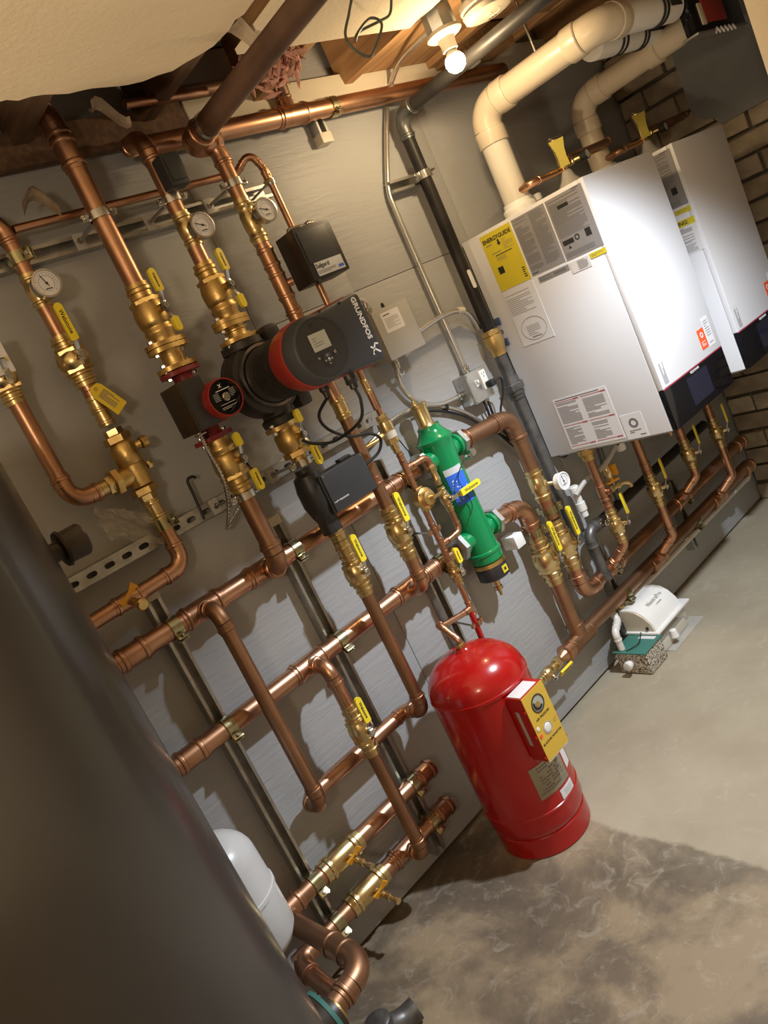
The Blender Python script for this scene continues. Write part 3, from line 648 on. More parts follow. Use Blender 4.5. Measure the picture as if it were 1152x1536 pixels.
# column 1
x1 = 1.000
k1 = thing('copper_pipe', 'plain copper column falling from the ceiling to the small red pump', 'pipe', P(x1, D1, 2.0))
fit_pipe(k1, [P(x1-.02, .04, 2.58), P(x1, D1, 2.43), P(x1, D1, 2.0)], .026, 'copper', R=.04)
MB().cyl(P(x1, D1, 2.43), P(x1, D1, 2.43), .026)
coupling(k1, P(x1, D1, 2.345), UP, .026)
hanger('split ring hanger on the plain copper column from the ceiling', P(x1-.003, D1, 2.185), UP, .026, P(.972, .040, 2.168))
v1 = flanged_valve('upper bronze isolation valve above the small red pump', x1, 1.842, 2.0, .026)
flange(v1, P(x1, D1, 1.838), UP, .026, 'bronze', .052)
sp = thing('flange_spool', 'short bronze flanged spool above the small red pump', 'pipe fitting', P(x1, D1, 1.765)); MB().rev(P(x1, D1, 1.772), UP, [(0, .032), (.008, .030), (.038, .030), (.046, .033)], 24).build('barrel', 'bronze', sp)
flange(sp, P(x1, D1, 1.824), UP, .026, 'bronze', .052); flange(sp, P(x1, D1, 1.772), UP, .027, 'bronze', .050)
text(sp, 'casting_letters', 'CAST', .016, P(x1+.008, D1+.0302, 1.796), UP, LT, 'bronze', depth=.001)
# small pump: dark terminal box, red motor can with label, red cast volute
up = thing('circulator_pump', 'small red circulator with black terminal box on the second column', 'pump', P(x1, D1, 1.56))
for z, s in ((1.757, 1), (1.567, -1)):
    flange(up, P(x1, D1, z), UP, .027, 'flangered', .050, bolt='steel')
    MB().rev(P(x1, D1, z-.004*s), UP*-s, [(0, .031), (.010, .026), (.040, .030)], 20).build('neck', 'flangered', up)
MB().rev(P(x1+.008, D1-.045, 1.660), OUT, [(0, .040), (.008, .052), (.055, .056), (.066, .050)], 28).build('volute', 'flangered', up)
b = MB(); b.rev(P(x1+.010, D1+.020, 1.648), OUT, [(0, .050), (.01, .053), (.055, .053), (.075, .049), (.110, .0505), (.118, .0495), (.118, .040)], 32); b.build('motor_can', 'pumpred', up)
MB().rev(P(x1+.010, D1+.134, 1.648), OUT, [(0, .046), (.004, .046)], 32).build('rating_plate', 'panel', up)
pc = P(x1+.010, D1+.139, 1.648)
MB().rev(pc, OUT, [(0, .011), (.004, .011), (.006, .009)], 18).build('vent_screw', 'steel', up)
fineprint(up, pc+DN*.022+OUT*.0002, RT, UP, .050, .016, 4, 'paper', seed=9, th=.25); b = MB(); b.obox(pc+UP*.020, RT, UP, OUT, .042, .0022, .0006); b.build('stripe', 'paper', up)
text(up, 'logo', 'X', .013, pc+UP*.030+LT*.004+OUT*.0004, RT, UP, 'paper', bold=.0004)
fineprint(up, pc+LT*.024+UP*.006+OUT*.0002, RT, UP, .018, .022, 5, 'paper', seed=19, th=.2); fineprint(up, pc+RT*.024+UP*.006+OUT*.0002, RT, UP, .018, .022, 5, 'paper', seed=29, th=.2)
bx = MB().box(P(.955, .205, 1.662), (.072, .105, .132), .004).build('terminal_box', 'brownblack', up)
b = MB(); b.box(P(.957, .258, 1.662), (.064, .004, .124), .0015); b.build('box_cover', 'panel', bx)
b = MB(); b.cyl(P(.935, .215, 1.597), P(.935, .215, 1.586), .009, 12); b.obox(P(.935, .222, 1.590), RT, OUT, UP, .020, .034, .005, .002); b.build('cable_connector', 'steel', up)
# flex whip from the box to the wall
b = MB(); pts = [P(.935, .220, 1.586), P(.936, .215, 1.54), P(.945, .20, 1.47), P(.952, .16, 1.41), P(.950, .10, 1.345), P(.965, .045, 1.323), P(1.0, .03, 1.335), P(1.06, .025, 1.365), P(1.14, .022, 1.395), P(1.30, .02, 1.425)]
def smooth(pts, n=6):
    out = []
    for i in range(len(pts)-1):
        p0 = pts[max(i-1, 0)]; p1 = pts[i]; p2 = pts[i+1]; p3 = pts[min(i+2, len(pts)-1)]
        for k in range(n):
            t = k/n; out.append(.5*((2*p1)+(p2-p0)*t+(2*p0-5*p1+4*p2-p3)*t*t+(3*p1-p0-3*p2+p3)*t**3))
    return out+[pts[-1]]
sp_ = smooth(pts, 14); b.tube(sp_, [.0046 if i % 2 else .0060 for i in range(len(sp_))], 10)
tag(b.build('flexible_conduit', 'steel', angle=20), 'silver armoured cable hanging from the small pump terminal box', 'cable')
v2 = flanged_valve('lower bronze isolation valve under the small red pump', x1+.004, 1.405, 1.560, .026, up=False, hd=-1)
hanger('split ring hanger under the small red pump', P(x1+.003, D1, 1.392), UP, .026, P(.965, .040, 1.393))
pipe_run('copper pipe from the small pump down to the upper header', [P(x1+.003, D1, 1.405), P(x1+.003, D1, 1.170), P(x1+.003, HD+.034, 1.170)], .026, 'copper_old', R=.042)

# column 2
x2 = 1.213
k2 = thing('copper_pipe', 'copper column under the black actuator head, from the overhead main', 'pipe', P(x2, D1, 2.14))
fit_pipe(k2, [P(x2, .07, 2.355), P(x2, D1, 2.355), P(x2, D1, 2.140)], .0225, 'copper', R=.045)
ac = thing('actuator', 'small dark plastic actuator head on the copper column beside the upper channel', 'actuator', P(x2, .2, 2.19)); MB().box(P(1.218, .205, 2.230), (.062, .05, .085), .008).build('housing', 'charcoal', ac); MB().box(P(1.218, .232, 2.230), (.045, .004, .062), .0015).build('cover', 'charcoal', ac)
hanger('split ring hanger just below the dark actuator head', P(x2, D1, 2.178), UP, .0225, P(1.186, .040, 2.168))
gauge_tee('brass thermometer tee below the dark actuator head', x2+.003, D1, 2.046, 2.140, .0215)
thermometer('thermometer above the large black pump valve', P(1.226, .205, 2.079), P(x2+.004, D1+.03, 2.082), needle=155)
MB().cyl(P(x2, D1, 2.046), P(x2, D1, 1.99), .0225, 18).build('pipe', 'copper', k2)
v3 = flanged_valve('bronze isolation valve directly above the large black pump', x2-.003, 1.838, 1.998, .025)
flange(v3, P(x2-.004, D1, 1.833), UP, .026, 'bronze', .052)
s2 = thing('flange_spool', 'short bronze flanged spool on top of the large black pump', 'pipe fitting', P(x2, D1, 1.775)); MB().rev(P(x2-.004, D1, 1.778), UP, [(0, .034), (.008, .030), (.022, .030), (.024, .032), (.028, .032), (.030, .030), (.040, .034)], 24).build('barrel', 'bronze', s2)
flange(s2, P(x2-.004, D1, 1.820), UP, .026, 'bronze', .052); flange(s2, P(x2-.004, D1, 1.777), UP, .028, 'bronze', .054)
# the large pump
mg = thing('circulator_pump', 'large black circulator with red ring and dark grey display head', 'pump', P(x2, D1, 1.52))
zc = 1.655; xc = 1.212
b = MB(); b.rev(P(xc, D1-.06, zc), OUT, [(0, .060), (.012, .092), (.035, .108), (.085, .110), (.100, .104), (.106, .084), (.106, .05)], 40)
b.build('volute', 'castblack', mg)
MB().rev(P(xc-.004, D1, 1.768), DN, [(0, .060), (.020, .062), (.028, .050), (.055, .052)], 28).build('upper_port', 'castblack', mg)
MB().rev(P(xc+.004, D1, 1.520), UP, [(0, .054), (.018, .056), (.026, .046), (.06, .05)], 28).build('lower_port', 'castblack', mg)
MB().box(P(xc+.075, D1+.03, zc+.105), (.05, .05, .045), .012).build('boss', 'castblack', mg); MB().box(P(xc+.085, D1+.02, zc-.095), (.045, .05, .05), .012).build('boss', 'castblack', mg)
MB().band(P(xc, D1+.054, zc), OUT, .082, .090, .012, 44).build('clamp_ring', 'steel', mg)
prof = [(0, .078), (.028, .078), (.030, .071)]
for k in range(11): t0 = .036+k*.0130; prof += [(t0, .071), (t0+.0015, .080), (t0+.0062, .081), (t0+.0075, .071)]
prof += [(.186, .071)]
MB().rev(P(xc, D1+.062, zc), OUT, prof, 40).build('finned_housing', 'castblack', mg)
def dshape(cx, cz, r, xr, zt, zb, rc, grow=0.):
    pts = []
    r += grow; xr += grow; zt += grow; zb -= grow
    for k in range(21): a = math.radians(75+k*10.5); pts.append((cx+r*math.cos(a), cz+r*math.sin(a)))
    for ccx, ccz, a0 in ((xr-rc, zb+rc, -90), (xr-rc, zt-rc, 0)):
        for k in range(7): a = math.radians(a0+k*15); pts.append((ccx+rc*math.cos(a), ccz+rc*math.sin(a)))
    return pts
def loft_shape(sections, o, n0=None):
    mb = MB(); mb.rings([[o+RT*x+UP*z+OUT*t for x, z in sec] for t, sec in sections]); return mb
A_ = (1.210, 1.656, .089, 1.394, 1.753, 1.560, .014)
O0 = Vector((0, 0, 0))
loft_shape([(.3480, dshape(1.210, 1.656, .078, 1.310, 1.728, 1.584, .03)), (.3700, dshape(1.210, 1.656, .086, 1.375, 1.748, 1.566, .02)), (.3900, dshape(*A_, grow=.0)), (.4280, dshape(*A_, grow=.001)), (.4300, dshape(*A_, grow=-.004))], O0).build('red_ring', 'pumpred', mg)
ch = loft_shape([(.4260, dshape(*A_, grow=-.002)), (.4660, dshape(*A_, grow=-.003)), (.4800, dshape(*A_, grow=-.006)), (.4850, dshape(*A_, grow=-.013))], O0).build('control_head', 'charcoal', mg)
cf = P(1.205, .4850, 1.655)
MB().rev(cf+IN*.002, OUT, [(0, .0735), (.0042, .0735), (.0050, .0725)], 44).build('operating_panel', 'panel', mg)
MB().band(cf+OUT*.003, OUT, .0735, .0752, .0018, 44).build('panel_rim', 'charcoal', mg)
d1 = plate(mg, 'display', P(1.205, .4881, 1.672), RT, UP, .056, .044, 'lcd', .0016)
fineprint(d1, P(1.200, .4898, 1.672), RT, UP, .034, .026, 4, 'inkdim', seed=4, th=.25)
kp = P(1.206, .4881, 1.622); MB().rev(kp, OUT, [(0, .0165), (.002, .0165), (.003, .015)], 24).build('keypad', 'black', mg)
for dx, dz, r_ in ((0, 0, .0042), (0, .010, .0028), (0, -.010, .0028), (.010, 0, .0028), (-.010, 0, .0028), (-.027, .011, .0038), (.027, .011, .0038)):
    MB().rev(kp+RT*dx+UP*dz+OUT*.0025, OUT, [(0, r_), (.0014, r_), (.002, r_*.8)], 14).build('button', 'steel', mg)
for dx, dz in ((-.006, .060), (-.058, -.022)): MB().band(cf+RT*dx+UP*dz+OUT*.004, OUT, .0055, .0066, .0012, 18).build('indicator_ring', 'charcoal', mg)
for x, z in ((1.315, 1.737), (1.245, 1.738), (1.357, 1.588), (1.260, 1.573)): MB().rev(P(x, .4835, z), OUT, [(0, .0042), (.003, .0042), (.0032, .002)], 12).build('cover_screw', 'black', mg)
text(mg, 'lettering', 'GRUNDFOS', .0215, P(1.362, .4855, 1.682), DN, RT, 'paper', bold=.0006)
lg = MB()
for p_, q_ in (((1.350, 1.606), (1.376, 1.584)), ((1.350, 1.584), (1.368, 1.610)), ((1.368, 1.610), (1.378, 1.606))):
    a = P(p_[0], .4857, p_[1]); c_ = P(q_[0], .4857, q_[1]); d_ = (c_-a); lg.obox((a+c_)/2, d_.normalized(), d_.normalized().cross(OUT), OUT, d_.length, .0045, .0006)
lg.build('logo', 'paper', mg)
b = MB(); b.rev(P(1.300, .4160, 1.572), DN, [(0, .016), (.02, .016), (.024, .012), (.045, .011), (.048, .006)], 14); b.hexa(P(1.300, .4160, 1.552), DN, .012, .017); b.build('cable_gland', 'black', mg)
b = MB(); b.rev(P(1.245, .3660, 1.575), DN, [(0, .014), (.02, .014), (.024, .010), (.04, .009)], 14); b.build('cable_gland', 'black', mg)
b = MB(); b.tube(smooth([P(1.300, .4160, 1.526), P(1.305, .4110, 1.49), P(1.300, .3760, 1.44), P(1.27, .28, 1.415), P(1.23, .24, 1.43), P(1.21, .215, 1.455)], 8), .0045, 10)
tag(b.build('power_cord', 'rubber'), 'black cord looping under the large pump display head', 'cable')
b = MB(); b.tube(smooth([P(1.245, .3660, 1.536), P(1.24, .30, 1.50), P(1.26, .28, 1.455), P(1.33, .26, 1.405), P(1.42, .235, 1.38), P(1.455, .23, 1.35), P(1.44, .215, 1.315), P(1.39, .20, 1.30)], 8), .0045, 10)
tag(b.build('power_cord', 'rubber'), 'black cord from the large pump curling to the flow sensor box', 'cable')
flg = thing('isolation_valve', 'brass isolation valve hanging under the large black pump', 'valve', P(x2, D1, 1.40))
flange(flg, P(x2+.002, D1, 1.512), UP, .027, 'bronze', .054)
b = MB(); b.rev(P(x2, D1, 1.506), DN, [(0, .034), (.010, .034), (.018, .040), (.055, .041), (.068, .034), (.074, .030)], 24); b.hexa(P(x2, D1, 1.434), DN, .018, .038); b.cyl(P(x2, D1, 1.418), P(x2, D1, 1.392), .024, 20); b.build('body', 'bronze', flg)
so = (OUT*.97+RT*.22).normalized(); c = P(x2, D1, 1.468); MB().cyl(c+so*.036, c+so*.054, .010, 12).build('neck', 'bronze', flg)
m_ = MB(); m_.cyl(c+so*.050, c+so*.066, .0045, 10); m_.hexa(c+so*.060, so, .006, .0085); m_.build('stem_nut', 'steel', flg)
lever(flg, c+so*.057, so, DN, .060, word=True, wid=.024); lever(flg, c+so*.057, so, UP, .036, word=False, wid=.022)
hanger('split ring hanger above the black flow sensor box', P(x2+.003, D1, 1.394), UP, .0245, P(1.175, .040, 1.390))
# flow sensor / diverter with flat dark box
vs = thing('flow_sensor', 'black valve body carrying a flat dark grey electronics box under the large pump', 'actuator', P(x2, D1, 1.17))
b = MB(); b.rev(P(x2, D1-.008, 1.376), DN, [(0, .026), (.012, .026), (.022, .040), (.06, .047), (.11, .047), (.15, .036), (.165, .030), (.178, .031), (.206, .031), (.208, .026)], 24); b.build('valve_body', 'black', vs)
MB().box(P(1.300, .172, 1.281), (.176, .056, .120), .004).build('electronics_box', 'black', vs)
MB().box(P(1.303, .202, 1.281), (.168, .006, .116), .002).build('box_lid', 'charcoal', vs)
text(vs, 'lettering', 'viessmann', .009, P(1.263, .2054, 1.252), RT, UP, 'paper', bold=.0001); b = MB(); b.obox(P(1.234, .2054, 1.252), RT, UP, OUT, .022, .0014, .0005); b.obox(P(1.234, .2054, 1.252), (RT+UP).normalized(), (UP-RT).normalized(), OUT, .009, .0014, .0005); b.build('logo', 'paper', vs)
for x, z in ((1.226, 1.334), (1.378, 1.334)): MB().rev(P(x, .204, z), OUT, [(0, .004), (.002, .004)], 10).build('lid_screw', 'steel', vs)
MB().box(P(1.345, .165, 1.344), (.045, .025, .012), .003).build('cable_clip', 'black', vs)
k2b = thing('copper_pipe', 'copper pipe below the black flow sensor, turning back behind the red tank', 'pipe', P(x2, D1, .535))
b = MB(); press(b, P(x2+.003, D1, 1.140), UP, .0215, .032); press(b, P(x2+.003, D1, 1.138), DN, .0215, .034); b.build('adapter', 'brass', k2b)
fit_pipe(k2b, [P(x2+.003, D1, .957), P(x2+.003, D1, .535), P(x2+.003, HD+.045, .535)], RB, 'copper_old', R=.036)
ball_valve('brass ball valve below the black flow sensor box', P(x2+.003, D1, 1.030), UP, RB, .075, 1, grip=.085)

# column 3
x3 = 1.422
k3 = thing('copper_pipe', 'copper column right of the large pump, dropping to the middle header', 'pipe', P(x3, D1, .857))
fit_pipe(k3, [P(1.345, .150, 2.302), P(x3, D1, 2.302), P(x3, D1, 2.132)], .0225, 'copper', R=.042)
hanger('split ring hanger on the copper column next to the low water cutoff', P(x3, D1, 2.176), UP, .0225, P(1.392, .040, 2.168))
gauge_tee('brass thermometer tee left of the low water cutoff', x3, D1, 2.000, 2.132, .0215)
thermometer('thermometer nearest the low water cutoff box', P(1.443, .205, 2.071), P(x3+.004, D1+.03, 2.075), needle=160)
MB().cyl(P(x3, D1, 2.0), P(x3, D1, 1.50), RB*1.03, 18).build('pipe', 'copper', k3)
coupling(k3, P(x3, D1, 1.955), UP, RB*1.03); tee(k3, P(x3, D1, 1.870), UP, (OUT*.6+RT*.8).normalized(), RB*1.03, .0105, reach=.022); coupling(k3, P(x3, D1, 1.765), UP, RB*1.03)
coupling(k3, P(x3+.004, D1, 1.480), UP, RB, 'brass', L=.07)
MB().cyl(P(x3+.004, D1, 1.50), P(x3+.004, D1, 1.140), RB, 18).build('pipe', 'copper_old', k3); coupling(k3, P(x3+.004, D1, 1.235), UP, RB, L=.03)
ball_valve('brass ball valve right of the flow sensor, above the middle header', P(x3, D1, 1.055), UP, .0215, .090, 1, grip=.095)
fit_pipe(k3, [P(x3, D1, .968), P(x3, D1, .857), P(x3, HD+.034, .857)], .0215, 'copper', R=.036)

# ================================================================== WATER FEED LINE (small pipe)
rs = .0105; xf = 1.583; df = .12
sm = thing('copper_pipe', 'thin copper feed pipe running along the upper channel and down behind the low water cutoff', 'pipe', P(.815, .10, 2.225))
fit_pipe(sm, [P(.812, D0+.005, 2.226), P(1.505, D0+.005, 2.226), P(1.548, df, 2.262), P(1.578, df, 2.20), P(xf-.003, df, 1.42)], rs, 'copper', R=.022)
coupling(sm, P(1.572, df, 2.185), UP, rs)
for z in (2.1,): MB().torus(P(1.57, df, 2.17), UP, rs*1.15, .004, 18, 8).build('collar', 'brass', sm)
gl = thing('split_ring_hanger', 'small hanger on the thin feed pipe above the low water cutoff', 'hanger', P(1.54, .04, 2.17)); MB().cyl(P(1.545, .02, 2.15), P(1.574, df-.010, 2.168), .004, 8).build('rod', 'steel', gl); MB().band(P(1.577, df, 2.165), UP, rs*1.05, rs*1.4, .016, 18).build('ring', 'steel', gl)
lw = thing('low_water_cutoff', 'black box of the low water cutoff with a silver label, above the large pump', 'control box', P(1.55, .18, 1.84))
MB().box(P(1.556, .180, 1.918), (.146, .088, .158), .004).build('housing', 'brownblack', lw)
fc = MB().box(P(1.556, .2255, 1.918), (.144, .005, .156), .002).build('front_cover', 'black', lw)
MB().box(P(1.550, .2285, 1.936), (.112, .003, .096), .001).build('raised_panel', 'charcoal', lw)
pl = plate(lw, 'label_plate', P(1.560, .2285, 1.868), RT, UP, .108, .040, 'silverlab', .0014)
text(pl, 'lettering', 'Safgard', .0185, P(1.507, .2302, 1.876), RT, UP, 'ink', align='LEFT', bold=.0002)
fineprint(pl, P(1.548, .2300, 1.859), RT, UP, .078, .011, 3, 'inkgrey', seed=6); b = MB(); b.obox(P(1.600, .2302, 1.858), RT, UP, OUT, .020, .008, .0005); b.build('logo', 'bluelabel', pl)
b = MB(); b.rev(P(1.575, .165, 1.999), UP, [(0, .010), (.006, .010), (.007, .007), (.012, .007)], 12); b.rev(P(1.590, .17, 2.008), RT, [(0, .009), (.006, .009), (.007, .011), (.015, .011), (.017, .008), (.026, .008)], 14); b.tube(smooth([P(1.53, .15, 1.997), P(1.535, .15, 2.012), P(1.555, .155, 2.013), P(1.59, .17, 2.008)], 6), .0055, 10); b.build('conduit_connector', 'steel', lw)
b = MB(); b.box(P(1.500, .222, 1.836), (.012, .012, .012), .002); b.build('catch', 'black', lw)
# line below the pump: backflow preventer, reducing valve, small valve
s3 = thing('copper_pipe', 'thin copper feed line with unions between the large pump and the red tank', 'pipe', P(xf, df, .60))
coupling(s3, P(xf-.004, df, 1.50), UP, rs, 'brass', L=.05)
for z0, z1, mt in ((1.42, 1.49, 'copper'), (1.51, 1.398, 'copper'), (1.265, 1.135, 'copper'), (1.052, .857, 'copper'), (.785, .665, 'copper')):
    MB().cyl(P(xf+.004, df, z0), P(xf+.004, df, z1), rs, 14).build('pipe', mt, s3)
coupling(s3, P(xf+.004, df, 1.245), UP, rs, L=.03); coupling(s3, P(xf+.004, df, .990), UP, rs, L=.04)
tee(s3, P(xf+.004, df, 1.205), UP, RT, rs, rs, reach=.016); tee(s3, P(xf+.006, df, .925), UP, RT, rs, rs, reach=.016); tee(s3, P(xf+.004, df, .682), UP, LT, rs, rs, reach=.016)
MB().cyl(P(xf-.002, df, .67), P(xf-.008, df, .56), rs, 14).build('pipe', 'tankred', s3, 'copper stub painted red')
bf = thing('backflow_preventer', 'small brass backflow preventer with a grey band on the thin feed line', 'valve', P(xf, df, 1.27)); b = MB()
b.hexa(P(xf, df, 1.398), DN, .020, .019); b.rev(P(xf, df, 1.380), DN, [(0, .015), (.006, .024), (.022, .026), (.036, .026), (.040, .022)], 20); b.hexa(P(xf, df, 1.318), DN, .020, .023); b.rev(P(xf, df, 1.300), DN, [(0, .014), (.018, .014), (.020, .012), (.034, .012)], 16); b.build('body', 'brass', bf)
MB().cyl(P(xf, df, 1.341), P(xf, df, 1.318), .0235, 20).build('label_band', 'beige', bf)
b = MB(); b.tube([P(xf-.02, df, 1.337), P(xf-.06, df, 1.332), P(xf-.105, df-.02, 1.330)], .0065, 10); b.hexa(P(xf-.025, df, 1.3365), LT, .018, .010); b.build('vent_tube', 'bronze', bf)
bp = thing('copper_pipe', 'thin copper bypass loop in front of the green separator', 'pipe', P(1.68, .13, .93))
fit_pipe(bp, [P(xf+.030, .125, 1.2055), P(1.679, .13, 1.2055), P(1.679, .13, 1.105)], rs, 'copper', R=.020)
fit_pipe(bp, [P(1.679, .13, 1.003), P(1.679, .13, .930), P(xf+.034, .125, .925)], rs, 'copper', R=.022)
b = MB(); b.hexa(P(1.679, .13, 1.150), UP, .024, .0165); press(b, P(1.679, .13, 1.152), DN, rs, .05); b.build('union', 'brass', bp)
bv = ball_valve('thin brass bypass valve whose yellow handle crosses the green separator', P(1.679, .13, 1.050), UP, rs*1.05, .046, 1, grip=.001, word=False, stem=.030)
for o in list(bv.children):
    if o.name.startswith(('handle', 'lever_strap')): bpy.data.objects.remove(o)
q = P(1.679, .160, 1.045); b = MB(); b.obox(q+RT*.018, RT, UP, OUT, .05, .014, .003); b.build('lever_strap', 'steel', bv)
g = MB(); g.prism([(0, -.011), (.092, -.011), (.098, -.006), (.098, .006), (.092, .011), (0, .011)], q+RT*.040+OUT*.002, RT, UP, OUT*.010); go = g.build('handle', 'yellow', bv); text(go, 'lettering', 'Webstone', .016, q+RT*.09+OUT*.0124, RT, UP, 'ink')
pr = thing('pressure_reducing_valve', 'squat brass pressure reducing valve with a small lever on the thin feed line', 'valve', P(xf+.01, df, 1.04)); b = MB()
c = P(xf+.012, df, 1.092); b.rev(c+IN*.018, OUT, [(0, .022), (.008, .030), (.030, .030), (.034, .036), (.040, .036), (.044, .030), (.058, .024), (.062, .012)], 24); b.hexa(c+UP*.022, UP, .020, .018); b.hexa(c+DN*.022, DN, .020, .018); b.build('body', 'bronze', pr)
b = MB(); b.cyl(c+OUT*.044, c+OUT*.062, .007, 10); b.obox(c+OUT*.058+RT*.018+DN*.002, RT, UP, OUT, .045, .012, .004, .001); b.build('adjusting_lever', 'brass', pr)
for k in range(4): a = math.radians(45+90*k); MB().rev(c+OUT*.022+(RT*math.cos(a)+UP*math.sin(a))*.030, OUT, [(0, .005), (.004, .005)], 8).build('screw', 'steel', pr)
sv = ball_valve('small brass ball valve left of the green separator bottom', P(xf+.006, df, .820), UP, .0125, .042, 1, grip=.052, word=True)
for i, (z, lab, zz) in enumerate(((.980, 'orange pipe clip beside the green separator', .990), (.625, 'orange pipe clip just above the red tank', .665))):
    cl = thing('pipe_clip', lab, 'clip', P(xf, df, z)); b = MB(); b.band(P(xf+.003, df, z), UP, rs*1.03, rs*1.5, .018, 16); b.box(P(xf-.016, df, z), (.018, .012, .016), .002); b.box(P(xf+.022, df, z), (.018, .012, .016), .002); b.build('clip_body', 'copper', cl); MB().cyl(P(xf-.016, df-.004, z), P(xf-.016 if i == 0 else xf-.04, .003, zz), .0035, 8).build('rod', 'steel', cl)
tb = thing('copper_pipe', 'thin copper branch bending over into the top of the red tank', 'pipe', P(1.366, .271, .67))
fit_pipe(tb, [P(xf-.030, df, .683), P(1.440, df, .700), P(1.366, .215, .752), P(1.366, .271, .700), P(1.366, .271, .690)], rs, 'copper', R=.018)
b = MB(); b.hexa(P(1.366, .271, .690), DN, .020, .016); b.build('nipple', 'brass', tb)

# ================================================================== GREEN SEPARATOR
sx = 1.783; sd = .082
gs = thing('hydraulic_separator', 'green hydraulic separator with brass air vent on top, right of the pumps', 'separator', P(sx, sd, .64))
b = MB(); b.rev(P(sx, sd, .760), UP, [(0, .052), (.006, .058), (.03, .058), (.034, .0615), (.042, .0615), (.046, .056), (.05, .056), (.40, .056), (.43, .060), (.46, .061), (.468, .066), (.476, .066), (.482, .058), (.50, .046), (.512, .040), (.524, .040), (.524, .03)], 40); b.build('vessel', 'green', gs)
for z in (1.175, .864):
    for s in (1, -1):
        MB().rev(P(sx, sd, z), RT*s, [(0, .034), (.058, .034), (.066, .031), (.072, .031), (.076, .040), (.088, .040)], 26).build('port', 'green', gs)
        MB().hexa(P(sx+s*.089, sd, z), RT*s, .022, .050).build('union_nut', 'galv', gs)
b = MB(); b.rev(P(sx-.004, sd, 1.283), UP, [(0, .034), (.004, .030), (.010, .027), (.070, .027), (.072, .031), (.082, .031), (.084, .027)], 24); b.rev(P(sx-.016, sd, 1.366), UP, [(0, .008), (.014, .007), (.016, .005), (.026, .005)], 12); b.build('air_vent', 'brass', gs)
MB().rev(P(sx, sd, .760), DN, [(0, .057), (.014, .059), (.016, .055)], 30).build('brass_ring', 'bronze', gs)
mgc = MB().rev(P(sx, sd, .745), DN, [(0, .056), (.004, .058), (.046, .058), (.050, .052)], 30).build('magnet_collar', 'black', gs)
plate(mgc, 'warning_label', P(sx+.004, sd+.0575, .722), RT, UP, .026, .026, 'stickyellow', .0016); plate(mgc, 'symbol', P(sx+.004, sd+.0592, .722), RT, UP, .010, .010, 'ink', .0006)
b = MB(); b.rev(P(sx-.008, sd, .696), DN, [(0, .018), (.012, .018), (.014, .013), (.034, .013), (.036, .016), (.048, .016), (.05, .007), (.072, .005)], 16); b.build('drain_cock', 'brass', gs)
b = MB(); b.rev(P(sx+.085, sd+.035, 1.135), OUT, [(0, .010), (.02, .010), (.022, .013), (.030, .013)], 14); b.hexa(P(sx+.060, sd+.045, 1.128), (OUT+RT*.4).normalized(), .022, .011); b.build('sensor_well', 'steel', gs)
def curved(parent, name, cx, cd, r, a0, a1, z0, z1, mt, n=10, lift=.0012):
    b = MB(); rsx = []
    for k in range(n+1):
        a = math.radians(a0+(a1-a0)*k/n); e = RT*math.sin(a)+OUT*math.cos(a); c0_ = P(cx, cd, 0)
        rsx.append([c0_+e*(r+.0002)+UP*z0, c0_+e*(r+lift)+UP*z0, c0_+e*(r+lift)+UP*z1, c0_+e*(r+.0002)+UP*z1])
    b.rings(rsx); return b.build(name, mt, parent)
lb = curved(gs, 'label', sx, sd, .056, -60, 12, .995, 1.105, 'bluelabel'); curved(gs, 'label_head', sx, sd, .056, -60, 12, 1.105, 1.128, 'silverlab')
b = MB(); rr = random.Random(8)
for k in range(20):
    a = math.radians(rr.uniform(-56, 8)); e = RT*math.sin(a)+OUT*math.cos(a); z = rr.uniform(1.005, 1.085); b.rev(P(sx, sd, z)+e*.0570, e, [(0, .0022), (.0006, .002)], 8)
b.build('bubble_print', 'paper', lb, kind='stuff')
b = MB(); b.tube(smooth([P(sx+.06, sd+.07, 1.128), P(sx+.01, sd+.085, 1.135), P(sx-.035, sd+.070, 1.09), P(sx-.03, sd+.068, 1.04), P(sx-.022, sd+.066, .985), P(sx-.045, sd+.062, .955)], 8), .0016, 8); b.build('sensor_wire', 'rubber', gs)
b = MB(); b.tube(smooth([P(sx-.09, .03, 1.335), P(sx-.10, .03, 1.30), P(sx-.075, .03, 1.22), P(sx-.066, .05, 1.19)], 6), .002, 8); tag(b.build('sensor_cable', 'rubber'), 'thin black cable hanging on the wall at the left of the green separator', 'cable')

# ================================================================== RIGHT HAND COPPER BANK
d2 = .08; r2 = .0305
R1 = thing('copper_pipe', 'copper pipe from the green separator upper right port, bending down past the gauge', 'pipe', P(2.178, d2, .40))
fit_pipe(R1, [P(sx+.112, sd, 1.175), P(2.178, d2, 1.155), P(2.178, d2, .935)], r2, 'copper_old', R=.062)
coupling(R1, P(sx+.125, sd, 1.175), RT, r2*1.02, L=.03)
gauge_tee('brass thermometer tee right of the green separator', 2.178, d2, .805, .935, .0295)
thermometer('round thermometer left of the left boiler underside', P(2.225, .150, .850), P(2.185, d2+.02, .865), needle=95, cm='whiteplastic')
MB().cyl(P(2.178, d2, .805), P(2.178, d2, .728), .0305, 20).build('pipe', 'copper', R1)
pipe_clamp('zinc pipe clamp under the thermometer right of the separator', P(2.178, d2, .762), UP, .031)
ball_valve('brass ball valve on the pipe under the thermometer', P(2.178, d2, .612), UP, .0285, .108, 1, grip=.118, stem=.075)
fit_pipe(R1, [P(2.178, d2, .506), P(2.178, d2, .385), P(2.30, HD, .385)], .029, 'copper', R=.058)
R2 = thing('copper_pipe', 'copper pipe from the green separator lower right port, dropping to the boiler header', 'pipe', P(2.055, d2, .25))
fit_pipe(R2, [P(sx+.112, sd, .864), P(2.052, d2, .842), P(2.052, d2, .735)], r2, 'copper', R=.058)
